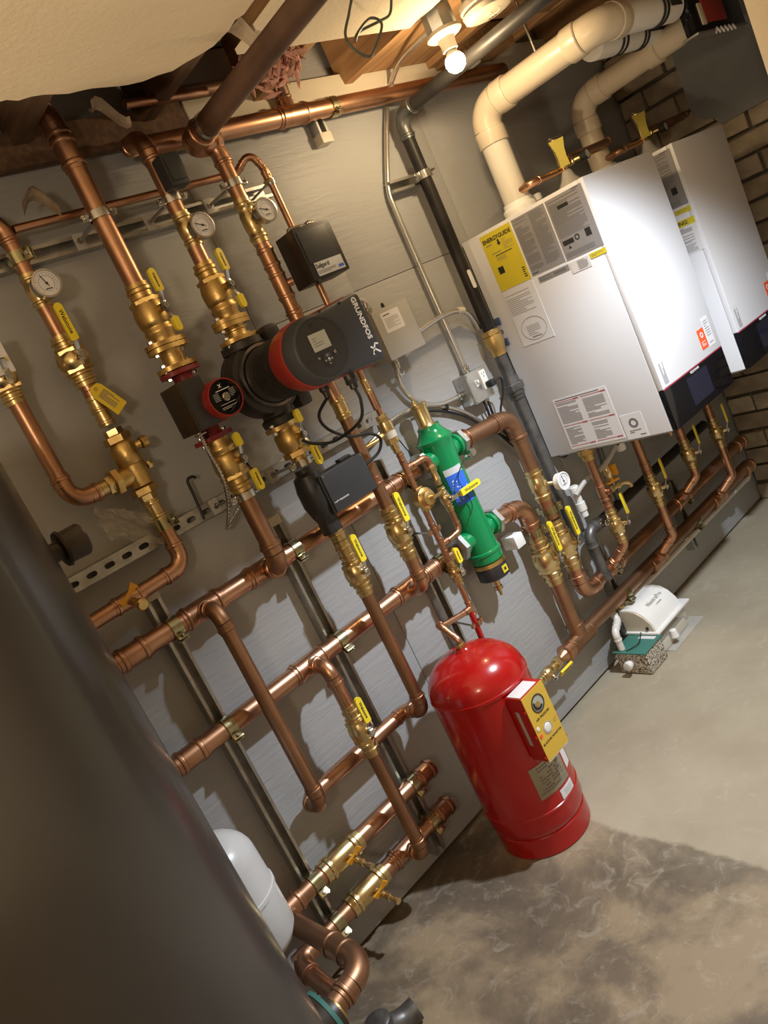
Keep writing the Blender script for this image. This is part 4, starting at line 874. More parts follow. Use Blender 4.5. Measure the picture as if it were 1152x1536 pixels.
pipe_clamp('zinc pipe clamp at the elbow of the separator lower right port', P(2.052, d2, .728), UP, .031)
MB().box(P(1.965, .05, .742), (.052, .070, .052), .006).build('end_cap', 'whiteplastic', R2)
ball_valve('brass ball valve on the separator lower right branch', P(2.052, d2, .612), UP, .0285, .100, 1, grip=.118, stem=.075)
MB().cyl(P(2.055, d2, .513), P(2.060, HD, .255), .029, 20).build('pipe', 'copper_old', R2)
rh1 = thing('copper_header', 'rear copper boiler header, the higher of the two under the boilers', 'pipe', P(2.25, HD, .385)); MB().cyl(P(2.30, HD, .385), P(3.66, HD, .383), .029, 22).build('pipe', 'copper_old', rh1)
rh2 = thing('copper_header', 'front copper boiler header, the lower of the two under the boilers', 'pipe', P(2.0, HD, .255)); MB().cyl(P(1.99, HD, .262), P(3.67, HD, .260), .029, 22).build('pipe', 'copper_old', rh2)
tee(rh2, P(2.066, HD, .255), RT, UP, .029, .029, 'copper_old', reach=.036)
b = MB(); b.rev(P(1.995, HD, .255), LT, [(0, .033), (.03, .033), (.034, .037), (.042, .037), (.046, .026), (.075, .016), (.09, .0155)], 22); b.build('reducer', 'copper', rh2)
coupling(rh1, P(2.42, HD, .385), RT, .029)
for root, z in ((rh1, .383), (rh2, .248)): coupling(root, P(3.66, HD, z), RT, .029); MB().cyl(P(3.65, HD, z), P(3.715, HD, z), .0285, 18).build('end_cap', 'copper_old', root)
b = MB(); b.hexa(P(1.915, HD, .255), LT, .03, .022); b.build('bushing', 'brass', rh2)
dv = ball_valve('small brass drain valve with yellow handle right of the red tank', P(1.835, HD, .252), RT, .0135, .055, -1, out=(OUT*.8+DN*.6).normalized(), grip=.001, word=False, stem=.032)
for o in list(dv.children):
    if o.name.startswith(('handle', 'lever_strap')): bpy.data.objects.remove(o)
o_ = (OUT*.8+DN*.6).normalized(); up_ = o_.cross(RT); q = P(1.835, HD, .252)+o_*.034
b = MB(); b.obox(q+RT*.012, RT, up_, o_, .045, .014, .003); b.build('lever_strap', 'steel', dv); g = MB(); g.prism([(0, -.012), (.072, -.012), (.078, 0), (.072, .012), (0, .012)], q+RT*.028, RT, up_, o_*.009 if up_.cross(o_).dot(RT) != 9 else o_*.009); go = g.build('handle', 'yellow', dv); text(go, 'lettering', 'Webstone', .012, q+RT*.066+o_*.0094, RT, -up_ if RT.cross(-up_).dot(o_) > 0 else up_, 'ink')
for x, r_, z, s in ((2.405, .029, .385, 'rear boiler header near the left boiler'), (2.405, .029, .255, 'front boiler header near the left boiler'), (3.055, .029, .384, 'rear boiler header between the boilers'), (3.055, .029, .251, 'front boiler header between the boilers')):
    pipe_clamp('dark zinc pipe clamp on the '+s, P(x, HD, z), RT, r_)
def boiler_leg(label, vlab, x, zt, zv, hz, dx, dd=.155, head=None):
    root = thing('copper_pipe', label, 'pipe', P(x, dd, hz)); r = .0185
    MB().cyl(P(x, dd, zt), P(x, dd, zv+.075), r, 18).build('pipe', 'copper', root)
    coupling(root, P(x, dd, zv+.105), UP, r, L=.05)
    fit_pipe(root, [P(x, dd, zv-.075), P(x, dd, hz+.088), P(x+dx, HD+.024, hz+.022)], r, 'copper', R=.034)
    tee_hdr = rh1 if hz > .3 else rh2; br = (P(x+dx, HD+.04, hz+.036)-P(x+dx, HD, hz)).normalized()
    tee(tee_hdr, P(x+dx, HD, hz), RT, br, .029, r, reach=.034)
    ball_valve(vlab, P(x, dd, zv), UP, r, .075, 1, out=(OUT*.9+RT*.4).normalized(), grip=.090, word=False)
    return root
L1 = boiler_leg('copper leg under the left boiler nearest the separator', 'brass ball valve under the left boiler nearest the thermometer', 2.42, .905, .560, .385, -.035)
L2_ = boiler_leg('copper leg under the right part of the left boiler', 'brass ball valve under the right part of the left boiler', 2.745, .905, .560, .252, -.06)
L3 = boiler_leg('copper leg under the left part of the right boiler', 'brass ball valve under the left part of the right boiler', 3.075, .905, .575, .384, -.06)
L4 = boiler_leg('copper leg furthest right under the right boiler', 'brass ball valve furthest right under the right boiler', 3.36, .905, .560, .250, -.06)
tee(L1, P(2.42, .155, .705), UP, OUT, .0185, .0105, reach=.022)
def small_drain(label, p, o, mt='brass'):
    root = thing('drain_cock', label, 'valve', p); b = MB(); b.cyl(p, p+o*.06, .0105, 12); b.hexa(p+o*.012, o, .014, .0145); b.hexa(p+o*.044, o, .012, .014); e = p+o*.075
    b.tube(smooth([p+o*.05, e, e+o*.022+DN*.012, e+o*.026+DN*.030], 5), [.0095]*16, 12); b.build('spigot', mt, root)
    MB().cyl(p+o*.034, p+o*.034+UP*.022, .005, 8).build('stem', 'steel', root)
    h = MB(); h.prism([(-.024, -.010), (-.024, .010), (-.006, .005), (.006, .005), (.024, .010), (.024, -.010), (.006, -.005), (-.006, -.005)], p+o*.034+UP*.022, o, OUT, UP*.008); h.box(p+o*.034+UP*.034, (.012, .012, .016), .003); h.build('wing_handle', 'orange', root); return root
small_drain('brass drain cock with yellow wing handle on the leg nearest the thermometer', P(2.43, .172, .705), (RT*.9+OUT*.44).normalized())
small_drain('brass drain cock with yellow wing handle between the two boilers', P(3.060, .160, .745), (LT*.97+OUT*.22).normalized())
small_drain('brass drain cock with yellow wing handle at the right boiler underside', P(3.372, .166, .758), (RT*.95+OUT*.3).normalized())

# ================================================================== BOILERS
def boiler(label, x0, x1, full):
    d0, d1, z0, z1 = .012, .578, .903, 1.803; zg = 1.052
    root = thing('boiler', label, 'boiler', P((x0+x1)/2, .29, z0)); cx = (x0+x1)/2; W = x1-x0
    MB().box(P(cx, (d0+.556)/2, (z0+z1)/2), (W, .556-d0, z1-z0), .003).build('casing', 'white', root)
    dr = MB().box(P(cx, .568, (zg+z1)/2), (W, .022, z1-zg), .003).build('front_panel', 'white', root)
    gp = MB().box(P(cx, .568, (z0+zg)/2-.001), (W, .020, zg-z0-.003), .002).build('control_panel', 'gloss', root)
    b = MB(); b.box(P(cx, .5765, zg-.002), (W-.004, .003, .0035)); b.build('red_strip', 'inkred', gp)
    s = plate(gp, 'touch_screen', P(x0+.236, .5781, .980), RT, UP, .160, .100, 'screen', .0006)
    text(gp, 'lettering', 'VIESSMANN', .013, P(x0+.232, .5784, 1.040), RT, UP, 'paper')
    st = plate(dr, 'orange_label', P(x0+.356, .5792, 1.118), RT, UP, .050, .074, 'stickorange', .0008); b = MB(); b.band(P(x0+.356, .5804, 1.132), OUT, .006, .011, .0006, 20); b.build('symbol', 'paper', st); fineprint(st, P(x0+.356, .5803, 1.100), RT, UP, .034, .020, 4, 'paper', seed=2)
    s2_ = plate(dr, 'paper_label', P(x0+.412, .5792, 1.130), RT, UP, .050, .110, 'white', .0006); fineprint(s2_, P(x0+.412, .5800, 1.130), RT, UP, .036, .09, 10, 'papergrey', seed=12, th=.3)
    s3_ = plate(dr, 'hint_label', P(x0+.036, .5792, 1.105), RT, UP, .045, .10, 'white', .0006); fineprint(s3_, P(x0+.036, .5800, 1.105), UP, LT, .085, .03, 5, 'papergrey', seed=13, th=.6)
    # labels on the left flank (plane x = x0, u = towards the room)
    U = OUT; N = LT
    def L_(name, da, db, za, zb, mt, **k): return plate(root, name, Vector((x0-.0002, -(da+db)/2, (za+zb)/2)), OUT, UP, db-da, zb-za, mt, .0010, **k)
    def lp(d, z, h=.0014): return Vector((x0-h, -d, z))
    def FP(par, da, db, za, zb, rows, mt='inkgrey', **k): return fineprint(par, lp((da+db)/2, (za+zb)/2, .0013), OUT, UP, db-da, zb-za, rows, mt, **k)
    if full:
        e = L_('energy_label', .100, .250, 1.578, 1.790, 'stickyellow'); text(e, 'lettering', 'ENERGYGUIDE', .0205, lp(.175, 1.765), OUT, UP, 'ink', bold=.0006)
        b = MB(); b.prism([(-.004, .012), (.004, .012), (.004, 0), (.010, 0), (0, -.010), (-.010, 0), (-.004, 0)], lp(.175, 1.744, .0012), OUT, UP, LT*.0005); b.prism([(-.045, -.0015), (.035, -.0015), (.035, .0015), (-.045, .0015)], lp(.185, 1.704, .0012), OUT, UP, LT*.0005); b.prism([(-.013, -.013), (.013, -.013), (.013, .013), (-.013, .013)], lp(.140, 1.650, .0012), OUT, UP, LT*.0005); b.build('print_blocks', 'ink', e, kind='stuff')
        FP(e, .115, .165, 1.745, 1.752, 1, seed=3); FP(e, .19, .24, 1.712, 1.752, 7, seed=4, th=.2); FP(e, .125, .19, 1.712, 1.718, 1, seed=1); FP(e, .14, .19, 1.682, 1.698, 3, seed=5, th=.25); FP(e, .228, .242, 1.590, 1.630, 5, 'ink', seed=6, th=.5)
        g1 = L_('instruction_sheet', .258, .408, 1.582, 1.790, 'papergrey'); FP(g1, .263, .328, 1.60, 1.785, 34, 'inkgrey', seed=7); FP(g1, .335, .403, 1.60, 1.785, 34, 'inkgrey', seed=8); FP(g1, .262, .30, 1.586, 1.592, 1, 'ink', seed=1)
        g3_ = L_('strip_label', .276, .412, 1.550, 1.570, 'papergrey'); FP(g3_, .345, .405, 1.554, 1.566, 1, 'inkgrey', seed=11, th=.9); FP(g3_, .282, .34, 1.553, 1.567, 3, 'inkgrey', seed=2)
        w1 = L_('serial_label', .418, .498, 1.532, 1.571, 'paper'); FP(w1, .448, .492, 1.536, 1.567, 7, seed=14)
        o1 = L_('approval_label', .10, .25, 1.355, 1.572, 'white'); FP(o1, .105, .235, 1.475, 1.562, 13, 'papergrey', seed=15, th=.3)
        b = MB()
        for k in range(40):
            a = 2*math.pi*k/40; a2 = 2*math.pi*(k+1)/40; p_ = lp(.178+.058*math.cos(a), 1.410+.043*math.sin(a), .0014); q_ = lp(.178+.058*math.cos(a2), 1.410+.043*math.sin(a2), .0014); b.cyl(p_, q_, .0009, 4)
        b.build('oval_seal', 'papergrey', o1); FP(o1, .145, .212, 1.385, 1.425, 6, 'papergrey', seed=16, th=.3); text(o1, 'lettering', 'VIESSMANN', .009, lp(.178, 1.378), OUT, UP, 'inkgrey')
        t1 = L_('operating_instructions', .124, .370, .916, 1.124, 'paper')
        for (a_, b_) in ((.130, .243), (.252, .364)):
            FP(t1, a_+.004, b_-.004, 1.022, 1.106, 17, 'papergrey', seed=int(a_*1000), th=.5); FP(t1, a_+.004, b_-.03, .934, 1.004, 14, 'papergrey', seed=int(a_*1000)+1, th=.5)
            b = MB()
            for zz in (1.110, 1.013, .928): b.prism([(-(b_-a_)/2, -.0008), ((b_-a_)/2, -.0008), ((b_-a_)/2, .0008), (-(b_-a_)/2, .0008)], lp((a_+b_)/2, zz, .0012), OUT, UP, LT*.0005); b.prism([(-.012, -.002), (.012, -.002), (.012, .002), (-.012, .002)], lp(b_-.012, zz, .0013), OUT, UP, LT*.0005)
            b.build('red_rules', 'inkred', t1, kind='stuff')
        FP(t1, .135, .36, 1.114, 1.121, 1, 'inkgrey', seed=2)
        c1 = L_('round_symbol_label', .378, .466, .906, 1.0, 'paper'); b = MB(); b.band(lp(.424, .965, .0014), LT, .0105, .0185, .0006, 28); b.build('ring_symbol', 'inkgrey', c1); FP(c1, .398, .45, .926, .94, 2, 'inkgrey', seed=2); FP(c1, .435, .46, .914, .92, 1, 'ink', seed=2)
        for z in (1.482, 1.398): MB().box(Vector((x0-.004, -.030, z)), (.010, .026, .030), .004).build('blue_clip', 'blueclip', root)
        MB().rev(Vector((x0-.0005, -.028, 1.440)), LT, [(0, .010), (.004, .010), (.006, .007)], 14).build('fixing_screw', 'steel', root)
    g2_ = L_('instruction_sheet', .414, .566, 1.580, 1.790, 'papergrey'); FP(g2_, .420, .558, 1.70, 1.782, 15, 'inkdim', seed=9); FP(g2_, .420, .558, 1.655, 1.70, 8, 'inkgrey', seed=10); FP(g2_, .420, .55, 1.586, 1.604, 3, 'inkgrey', seed=17); FP(g2_, .525, .562, 1.7835, 1.7875, 1, 'ink', seed=1)
    b = MB(); b.prism([(-.022, -.008), (.022, -.008), (.022, .008), (-.022, .008)], lp(.446, 1.637, .0012), OUT, UP, LT*.0005); b.prism([(-.011, -.013), (.011, -.013), (.011, .013), (-.011, .013)], lp(.530, 1.640, .0012), OUT, UP, LT*.0005); b.band(lp(.484, 1.640, .0014), LT, .006, .010, .0005, 16); b.prism([(-.006, -.003), (.006, -.003), (0, .008)], lp(.445, 1.617, .0012), OUT, UP, LT*.0005); b.prism([(-.022, -.006), (.022, -.006), (.022, .006), (-.022, .006)], lp(.475, 1.752, .0012), OUT, UP, LT*.0004); b.build('print_blocks', 'ink', g2_, kind='stuff')
    y1 = L_('yellow_strip', .503, .567, 1.553, 1.571, 'stickyellow'); FP(y1, .510, .560, 1.557, 1.567, 2, 'inkgrey', seed=2, th=.2)
    if not full:
        wn = L_('warning_label', .428, .567, 1.505, 1.530, 'stickyellow'); text(wn, 'lettering', 'WARNING:', .021, lp(.487, 1.5175), OUT, UP, 'ink', bold=.0004)
        wt = L_('warning_text', .428, .567, 1.40, 1.505, 'paper'); FP(wt, .44, .557, 1.44, 1.50, 12, 'inkgrey', seed=21); FP(wt, .50, .55, 1.405, 1.435, 6, 'papergrey', seed=22)
    # flue, relief valve riser and fittings on top
    b = MB(); b.rev(P(x0+.160, .20, z1-.01), UP, [(0, .064), (.04, .064), (.045, .056), (.06, .056)], 26); b.build('flue_adapter', 'whiteplastic', root)
    b = MB(); b.rev(P(x0+.345, .31, z1-.004), UP, [(0, .06), (.02, .055), (.05, .03), (.075, .022), (.08, .018)], 24); b.build('riser_boot', 'boxgrey', root)
    b = MB(); b.box(P(x0+.262, .17, z1+.02), (.05, .045, .06), .008); b.rev(P(x0+.30, .185, z1-.002), UP, [(0, .015), (.025, .015), (.03, .02), (.05, .02), (.055, .012)], 14); b.build('air_inlet_fitting', 'whiteplastic', root)
    # underside: burner boss, trap and hoses
    MB().box(P(cx, .29, z0-.004), (W-.03, .50, .010), .002).build('base_plate', 'galv', root)
    b = MB(); b.rev(P(x0+.034, .155, z0-.002), DN, [(0, .034), (.022, .034), (.026, .027), (.05, .024), (.055, .018)], 20); b.build('outlet_union', 'bronze', root)
    b = MB(); b.rev(P(x0+.23, .17, z0), DN, [(0, .016), (.05, .016), (.052, .020), (.10, .020), (.104, .014)], 16); b.rev(P(x0+.30, .20, z0), DN, [(0, .02), (.03, .02), (.04, .014), (.075, .014)], 16); b.build('condensate_trap', 'whiteplastic', root)
    b = MB(); b.tube(smooth([P(x0+.20, .20, z0), P(x0+.17, .19, z0-.06), P(x0+.10, .15, z0-.115), P(x0+.04, .10, z0-.135), P(x0-.02, .07, z0-.17)], 8), .0105, 12); b.build('drain_hose', 'boxgrey', root)
    b = MB(); b.tube(smooth([P(x0+.40, .45, z0+.004), P(x0+.43, .40, z0-.03), P(x0+.46, .30, z0-.055), P(x0+.44, .22, z0-.03), P(x0+.41, .20, z0+.002)], 10), [.0058 if i % 2 else .0072 for i in range(41)], 10); b.build('flex_cable', 'steel', root)
    b = MB(); b.tube(smooth([P(x0+.02, .03, z0-.005), P(x0+.03, .05, z0-.02), P(x0+.06, .06, z0-.012), P(x0+.10, .07, z0-.02), P(x0+.14, .09, z0-.004)], 6), .004, 8); b.rev(P(x0+.15, .22, z0), DN, [(0, .003), (.03, .003), (.032, .008), (.05, .007), (.055, .002)], 10); b.build('wiring', 'black', root)
    return root
boiler('white wall boiler on the left with yellow energy label on its side', 2.386, 2.855, True)
boiler('white wall boiler on the right, beside the brick wall', 3.010, 3.452, False)
for x0, s in ((2.386, 'left'), (3.010, 'right')):
    rv = thing('relief_valve', 'yellow-tagged brass relief valve on top of the '+s+' boiler', 'valve', P(x0+.345, .31, 1.86)); xx = x0+.345; b = MB()
    b.hexa(P(xx, .31, 1.872), UP, .018, .016); b.rev(P(xx, .31, 1.888), UP, [(0, .014), (.01, .018), (.03, .018), (.034, .014)], 18); b.rev(P(xx, .31, 1.905), RT, [(0, .012), (.045, .012), (.047, .016), (.062, .016)], 14); b.build('body', 'brass', rv)
    b = MB(); b.rev(P(xx-.004, .31, 1.905), UP, [(0, .017), (.02, .014), (.055, .015), (.085, .022), (.09, .022)], 20); b.build('spring_bonnet', 'brass', rv); b = MB(); b.prism([(-.018, -.050), (.018, -.050), (.016, -.02), (.018, .01), (.028, .048), (-.028, .048), (-.018, .01), (-.016, -.02)], P(xx-.020, .332, 1.942), (RT*.65+OUT*.76).normalized(), UP, (LT*.76+OUT*.65).normalized()*.0015); b.build('tag_plate', 'olivetag', rv)
    b = MB(); b.obox(P(xx-.004, .32, 1.999), RT, OUT, UP, .075, .016, .004, .001); b.build('test_lever', 'steel', rv)
    thermometer('small black pressure gauge beside the relief valve of the '+s+' boiler', P(xx+.062, .37, 1.900), P(xx+.05, .33, 1.902), R=.017, needle=80, cm='black')
    pipe_run('copper pipe pair running right from the '+s+' boiler relief valve', [P(xx+.060, .31, 1.920), P(xx+.40 if s == 'left' else xx+.46, .30, 1.934), P(xx+.40 if s == 'left' else xx+.46, .20, 1.93)], .0125, 'copper_old', R=.022)
    pipe_run('copper pipe running left along the top of the '+s+' boiler', [P(xx-.015, .30, 1.886), P(xx-.20, .30, 1.880), P(xx-.20, .20, 1.878)], .0125, 'copper', R=.022)

# ================================================================== FLUES
def flue(label, pts, r, mt, R, sockets=()):
    root = thing('flue_pipe', label, 'flue', pts[0]); n = len(pts); trim = [0]*n
    for i in range(1, n-1):
        a = (pts[i-1]-pts[i]).normalized(); b_ = (pts[i+1]-pts[i]).normalized(); ap, T = arc(pts[i], a, b_, R, 12); trim[i] = T+.055; b = MB(); b.tube(ap, r*1.06, 28)
        for ax_ in (a, b_): b.rev(pts[i]+ax_*T, ax_, [(0, r*1.06), (.004, r*1.13), (.052, r*1.13), (.055, r*1.10), (.055, r)], 28)
        b.build('elbow', 'pvc', root)
    for i in range(n-1):
        d = (pts[i+1]-pts[i]).normalized(); MB().cyl(pts[i]+d*max(trim[i]-.004, 0), pts[i+1]-d*max(trim[i+1]-.004, 0), r, 28).build('pipe', mt[i], root)
    return root
f1 = flue('cream flue pipe rising from the left boiler then turning right along the ceiling', [P(2.546, .20, 1.84), P(2.546, .20, 2.195), P(2.60, .69, 2.205), P(3.062, .709, 2.214)], .050, ['clearvent', 'pvc', 'pvcw'], .075)
f2 = flue('cream flue pipe rising from the right boiler between the boilers', [P(3.170, .20, 1.84), P(3.170, .20, 2.130), P(3.178, .712, 2.145)], .0465, ['pvc', 'pvc'], .075)
MB().rev(P(3.172, .52, 2.138), OUT, [(0, .0465), (.003, .052), (.055, .052), (.058, .0465)], 26).build('coupling', 'pvc', f2)
f3 = flue('white intake pipe with black rubber couplings behind the ceiling flue', [P(2.72, .575, 2.19), P(3.255, .575, 2.20)], .047, ['pvcw'], .07)
for root, x, y, z, r in ((f1, 2.925, .7045, 2.211, .0505), (f1, 2.95, .7053, 2.2115, .0505), (f3, 2.86, .575, 2.1926, .0475), (f3, 2.89, .575, 2.1932, .0475), (f3, 3.02, .575, 2.1956, .0475), (f3, 3.045, .575, 2.196, .0475)):
    MB().band(P(x, y, z), RT, r*.99, r*1.07, .011, 26).build('clamp_band', 'rubber', root)
fineprint(f3, P(3.13, .6235, 2.190), RT, (UP*.95+OUT*-.1).normalized(), .16, .022, 1, 'ink', seed=2, th=.9)
fineprint(f1, P(3.01, .7575, 2.205), RT, (UP).normalized(), .09, .020, 1, 'ink', seed=2, th=.9)
for i, (x, d, z) in enumerate(((2.60, .45, 2.265), (2.92, .60, 2.26))):
    b = MB(); b.cyl(P(x, d, z-.01), P(x, d, 2.44), .005, 8); tag(b.build('threaded_rod', 'steel'), ['bright threaded rod holding the cream flue under the joists', 'bright threaded rod holding the white intake pipe'][i], 'rod')
q = thing('equipment_case', 'black wall case with dark red front panel hiding the flue ends', 'case', P(3.27, .74, 2.09))
MB().box(P(3.28, .742, 2.19), (.42, .040, .19), .004).build('case_body', 'gloss', q); MB().box(P(3.245, .765, 2.158), (.17, .006, .080), .002).build('front_panel', 'redpanel', q); MB().box(P(3.143, .765, 2.150), (.035, .006, .075), .004).build('handle_plate', 'beige', q)
b = MB(); b.box(P(3.28, .735, 2.090), (.42, .060, .008), .001); b.build('base_tray', 'galv', q); b = MB(); pts = [P(3.20+i*.017, .768, 2.086+(.009 if i % 2 else -.009)) for i in range(11)]; b.tube(pts, .0032, 6); b.build('lattice', 'paper', q)
b = MB(); b.cyl(P(3.28, .735, 2.28), P(3.28, .735, 2.44), .006, 8); b.build('hanging_rod', 'steel', q)
b = MB(); b.box(P(2.857, .004, 2.04), (.018, .008, .34), .002); tag(b.build('wall_strip', 'galv'), 'thin dark strip screwed to the wall right of the left cream flue', 'strip')

# ================================================================== OVERHEAD PIPES
mn = thing('copper_header', 'long overhead copper main along the top of the wall', 'pipe', P(1.22, .07, 2.355))
MB().cyl(P(1.25, .07, 2.355), P(2.95, .07, 2.362), .0285, 22).build('pipe', 'copper', mn)
tee(mn, P(1.811, .07, 2.3575), RT, UP, .0285, .020, reach=.036)
pipe_clamp('zinc pipe clamp holding the overhead copper main', P(1.985, .07, 2.358), RT, .0285)
pipe_run('dull copper branch above the overhead main', [P(1.25, .105, 2.466), P(1.811, .085, 2.466), P(1.811, .072, 2.415)], .019, 'copper_dark', R=.036)
pipe_run('thin copper pipe high on the wall above the overhead main', [P(1.215, .15, 2.438), P(1.480, .15, 2.438)], .0115, 'copper')
bg = thing('copper_pipe', 'thick dark brown pipe crossing under the ceiling towards the viewer', 'pipe', P(1.345, .15, 2.31))
fit_pipe(bg, [P(1.405, .150, 2.302), P(1.345, .150, 2.302), P(1.350, 1.7, 2.338)], .032, 'copper_dark', R=.045, fmt='copper')
MB().band(P(1.346, .262, 2.3046), OUT, .033, .0365, .012, 24).build('ring_clamp', 'steel', bg)
gr = .0235
gp = thing('gas_pipe', 'black iron gas pipe dropping left of the left boiler', 'pipe', P(2.285, .06, .42))
fit_pipe(gp, [P(2.283, .062, 1.462), P(2.283, .062, 2.285), P(2.283, 1.7, 2.285)], gr, 'iron', R=.05, fmt='ironvalve')
b = MB(); b.rev(P(2.283, .062, 1.470), DN, [(0, .026), (.02, .030), (.022, .036), (.05, .038), (.075, .032), (.08, .029), (.10, .029)], 22); b.hexa(P(2.283, .062, 1.468), DN, .018, .036); b.build('gas_cock', 'bronze', gp)
fit_pipe(gp, [P(2.283, .062, 1.375), P(2.290, .062, .56)], gr, 'ironvalve', plain=True)
b = MB(); b.hexa(P(2.285, .062, 1.252), DN, .030, .042); b.rev(P(2.285, .062, 1.222), DN, [(0, .034), (.014, .034), (.016, .030), (.03, .030)], 20); b.rev(P(2.285, .062, 1.251), UP, [(0, .032), (.03, .030)], 20); b.build('union', 'ironvalve', gp, kind=None)
plate(gp, 'paper_sticker', P(2.277, .062+gr, 1.668), RT, UP, .020, .070, 'paper', .0012, r=.008)
g2 = thing('gas_pipe', 'black iron gas branch running along the wall under both boilers', 'pipe', P(2.33, .08, .40))
fit_pipe(g2, [P(2.325, .085, .40), P(2.325, .085, .580), P(3.40, .085, .600)], .021, 'ironvalve', R=.04, fmt='ironvalve')
MB().cyl(P(2.45, .085, .5825), P(3.40, .085, .600), .0218, 20).build('pipe', 'iron', g2)
b = MB(); b.rev(P(2.325, .085, .40), DN, [(0, .026), (.03, .026), (.034, .021)], 18); b.build('drip_cap', 'ironvalve', g2)
cg = thing('pipe_clamp', 'steel clamp on the black gas pipe below its top elbow', 'clamp', P(2.283, .062, 2.07)); MB().band(P(2.283, .062, 2.070), UP, gr*1.02, gr*1.02+.004, .028, 24).build('band', 'steel', cg)
b = MB(); b.box(P(2.283-.034, .066, 2.070), (.022, .010, .026), .002); b.build('ear', 'steel', cg); b = MB(); b.cyl(P(2.318, .09, 2.075), P(2.318, .05, 2.075), .004, 8); b.box(P(2.316, .066, 2.072), (.018, .010, .026), .002); b.build('ear', 'steel', cg)
cg = thing('pipe_clamp', 'steel clamp on the grey gas pipe bend under the left boiler', 'clamp', P(2.40, .085, .582)); MB().band(P(2.40, .085, .5815), RT, .0225, .0265, .026, 24).build('band', 'steel', cg); b = MB(); b.box(P(2.40, .125, .575), (.026, .028, .008), .002); b.cyl(P(2.40, .13, .595), P(2.40, .13, .555), .004, 8); b.build('ear', 'steel', cg)
# condensate pipes
pipe_run('white plastic condensate pipe low along the wall under the boilers', [P(2.50, .058, .202), P(3.66, .058, .196), P(3.70, .058, .235)], .0125, 'pvcw', R=.02, name='plastic_pipe')
MB().cyl(P(2.585, .085, .600), P(2.585, .085, .70), .0125, 14).build('riser', 'ironvalve', g2); MB().cyl(P(2.585, .085, .765), P(2.585, .10, .91), .0125, 14).build('riser', 'ironvalve', g2)
MB().rev(P(2.585, .085, .695), UP, [(0, .017), (.02, .02), (.035, .024), (.05, .02), (.075, .016)], 16).build('gas_valve', 'brass', g2)
b = MB(); b.box(P(2.600, .112, .732), (.020, .020, .050), .006); b.build('valve_handle', 'orange', g2, 'orange valve handle')
cp = thing('plastic_pipe', 'short upright white plastic pipe with couplings under the left boiler', 'pipe', P(2.40, .06, .56)); MB().cyl(P(2.388, .055, .63), P(2.388, .055, .765), .016, 18).build('pipe', 'pvcw', cp)
for z in (.655, .725): MB().rev(P(2.388, .055, z), UP, [(0, .017), (.002, .0205), (.036, .0205), (.038, .017)], 18).build('coupling', 'pvcw', cp)
for i, x in enumerate((3.36, 2.96)):
    b = MB(); b.tube([P(x, .03, .225), P(x, .062, .215), P(x, .062, .190), P(x, .02, .160)], .0035, 6); b.tube([P(x+.016, .03, .225), P(x+.016, .062, .215), P(x+.016, .062, .190), P(x+.016, .02, .160)], .0035, 6); tag(b.build('pipe_hook', 'steel'), ['wire hooks under the white condensate pipe at its far end', 'wire hooks under the white condensate pipe at mid length'][i], 'hook')

# ================================================================== ELECTRICAL
eb = thing('electrical_box', 'beige grey control box with white label right of the large pump', 'control box', P(1.82, .05, 1.53))
MB().box(P(1.822, .052, 1.617), (.165, .094, .164), .002).build('enclosure', 'boxgrey', eb); cv = MB().box(P(1.826, .1005, 1.617), (.172, .004, .168), .001).build('cover', 'boxgrey', eb)
s_ = plate(cv, 'label', P(1.816, .1027, 1.652), RT, UP, .088, .068, 'paper', .0006, r=.004); fineprint(s_, P(1.818, .1035, 1.648), RT, UP, .07, .036, 7, 'inkgrey', seed=5, th=.25); fineprint(s_, P(1.800, .1035, 1.676), RT, UP, .035, .006, 1, 'ink', seed=5)
b = MB(); b.rev(P(1.772, .06, 1.699), UP, [(0, .012), (.01, .012), (.012, .015), (.02, .015), (.024, .010), (.04, .009)], 14); b.build('connector', 'steel', eb); b = MB(); b.rev(P(1.832, .07, 1.700), UP, [(0, .006), (.012, .006), (.018, .004)], 10); b.build('grommet', 'black', eb)
b = MB(); b.tube(smooth([P(1.772, .06, 1.738), P(1.765, .06, 1.752), P(1.74, .05, 1.755), P(1.71, .04, 1.735), P(1.68, .03, 1.70)], 6), .0075, 10); tag(b.build('cable', 'boxgrey'), 'short grey cable entering the top of the beige grey control box', 'cable')
e_r = .0092
pr_ = thing('conduit', 'bent steel conduit from the control box bottom to the outlet box', 'conduit', P(1.80, .03, 1.34))
b = MB(); b.tube(smooth([P(1.785, .062, 1.530), P(1.788, .050, 1.49), P(1.795, .03, 1.445), P(1.815, .025, 1.395), P(1.855, .025, 1.352), P(1.905, .025, 1.325), P(1.96, .025, 1.312), P(2.060, .025, 1.305)], 8), e_r, 14); b.build('tube', 'emt', pr_)
b = MB(); b.rev(P(1.785, .062, 1.534), DN, [(0, .012), (.012, .012), (.014, .014), (.022, .014), (.024, .011), (.034, .011)], 14); b.build('connector', 'steel', pr_); b = MB(); b.rev(P(2.058, .025, 1.305), LT, [(0, .013), (.014, .013), (.016, .015), (.024, .015), (.026, .011), (.036, .011)], 14); b.build('connector', 'steel', pr_)
b = MB(); b.band(P(1.790, .045, 1.475), UP, e_r, e_r+.003, .012, 16); b.box(P(1.806, .045, 1.478), (.020, .008, .012), .001); b.cyl(P(1.812, .055, 1.480), P(1.812, .02, 1.480), .003, 8); b.build('strap', 'steel', pr_)
pipe_r = thing('conduit', 'straight steel conduit from the ceiling down to the outlet box', 'conduit', P(2.12, .022, 1.37))
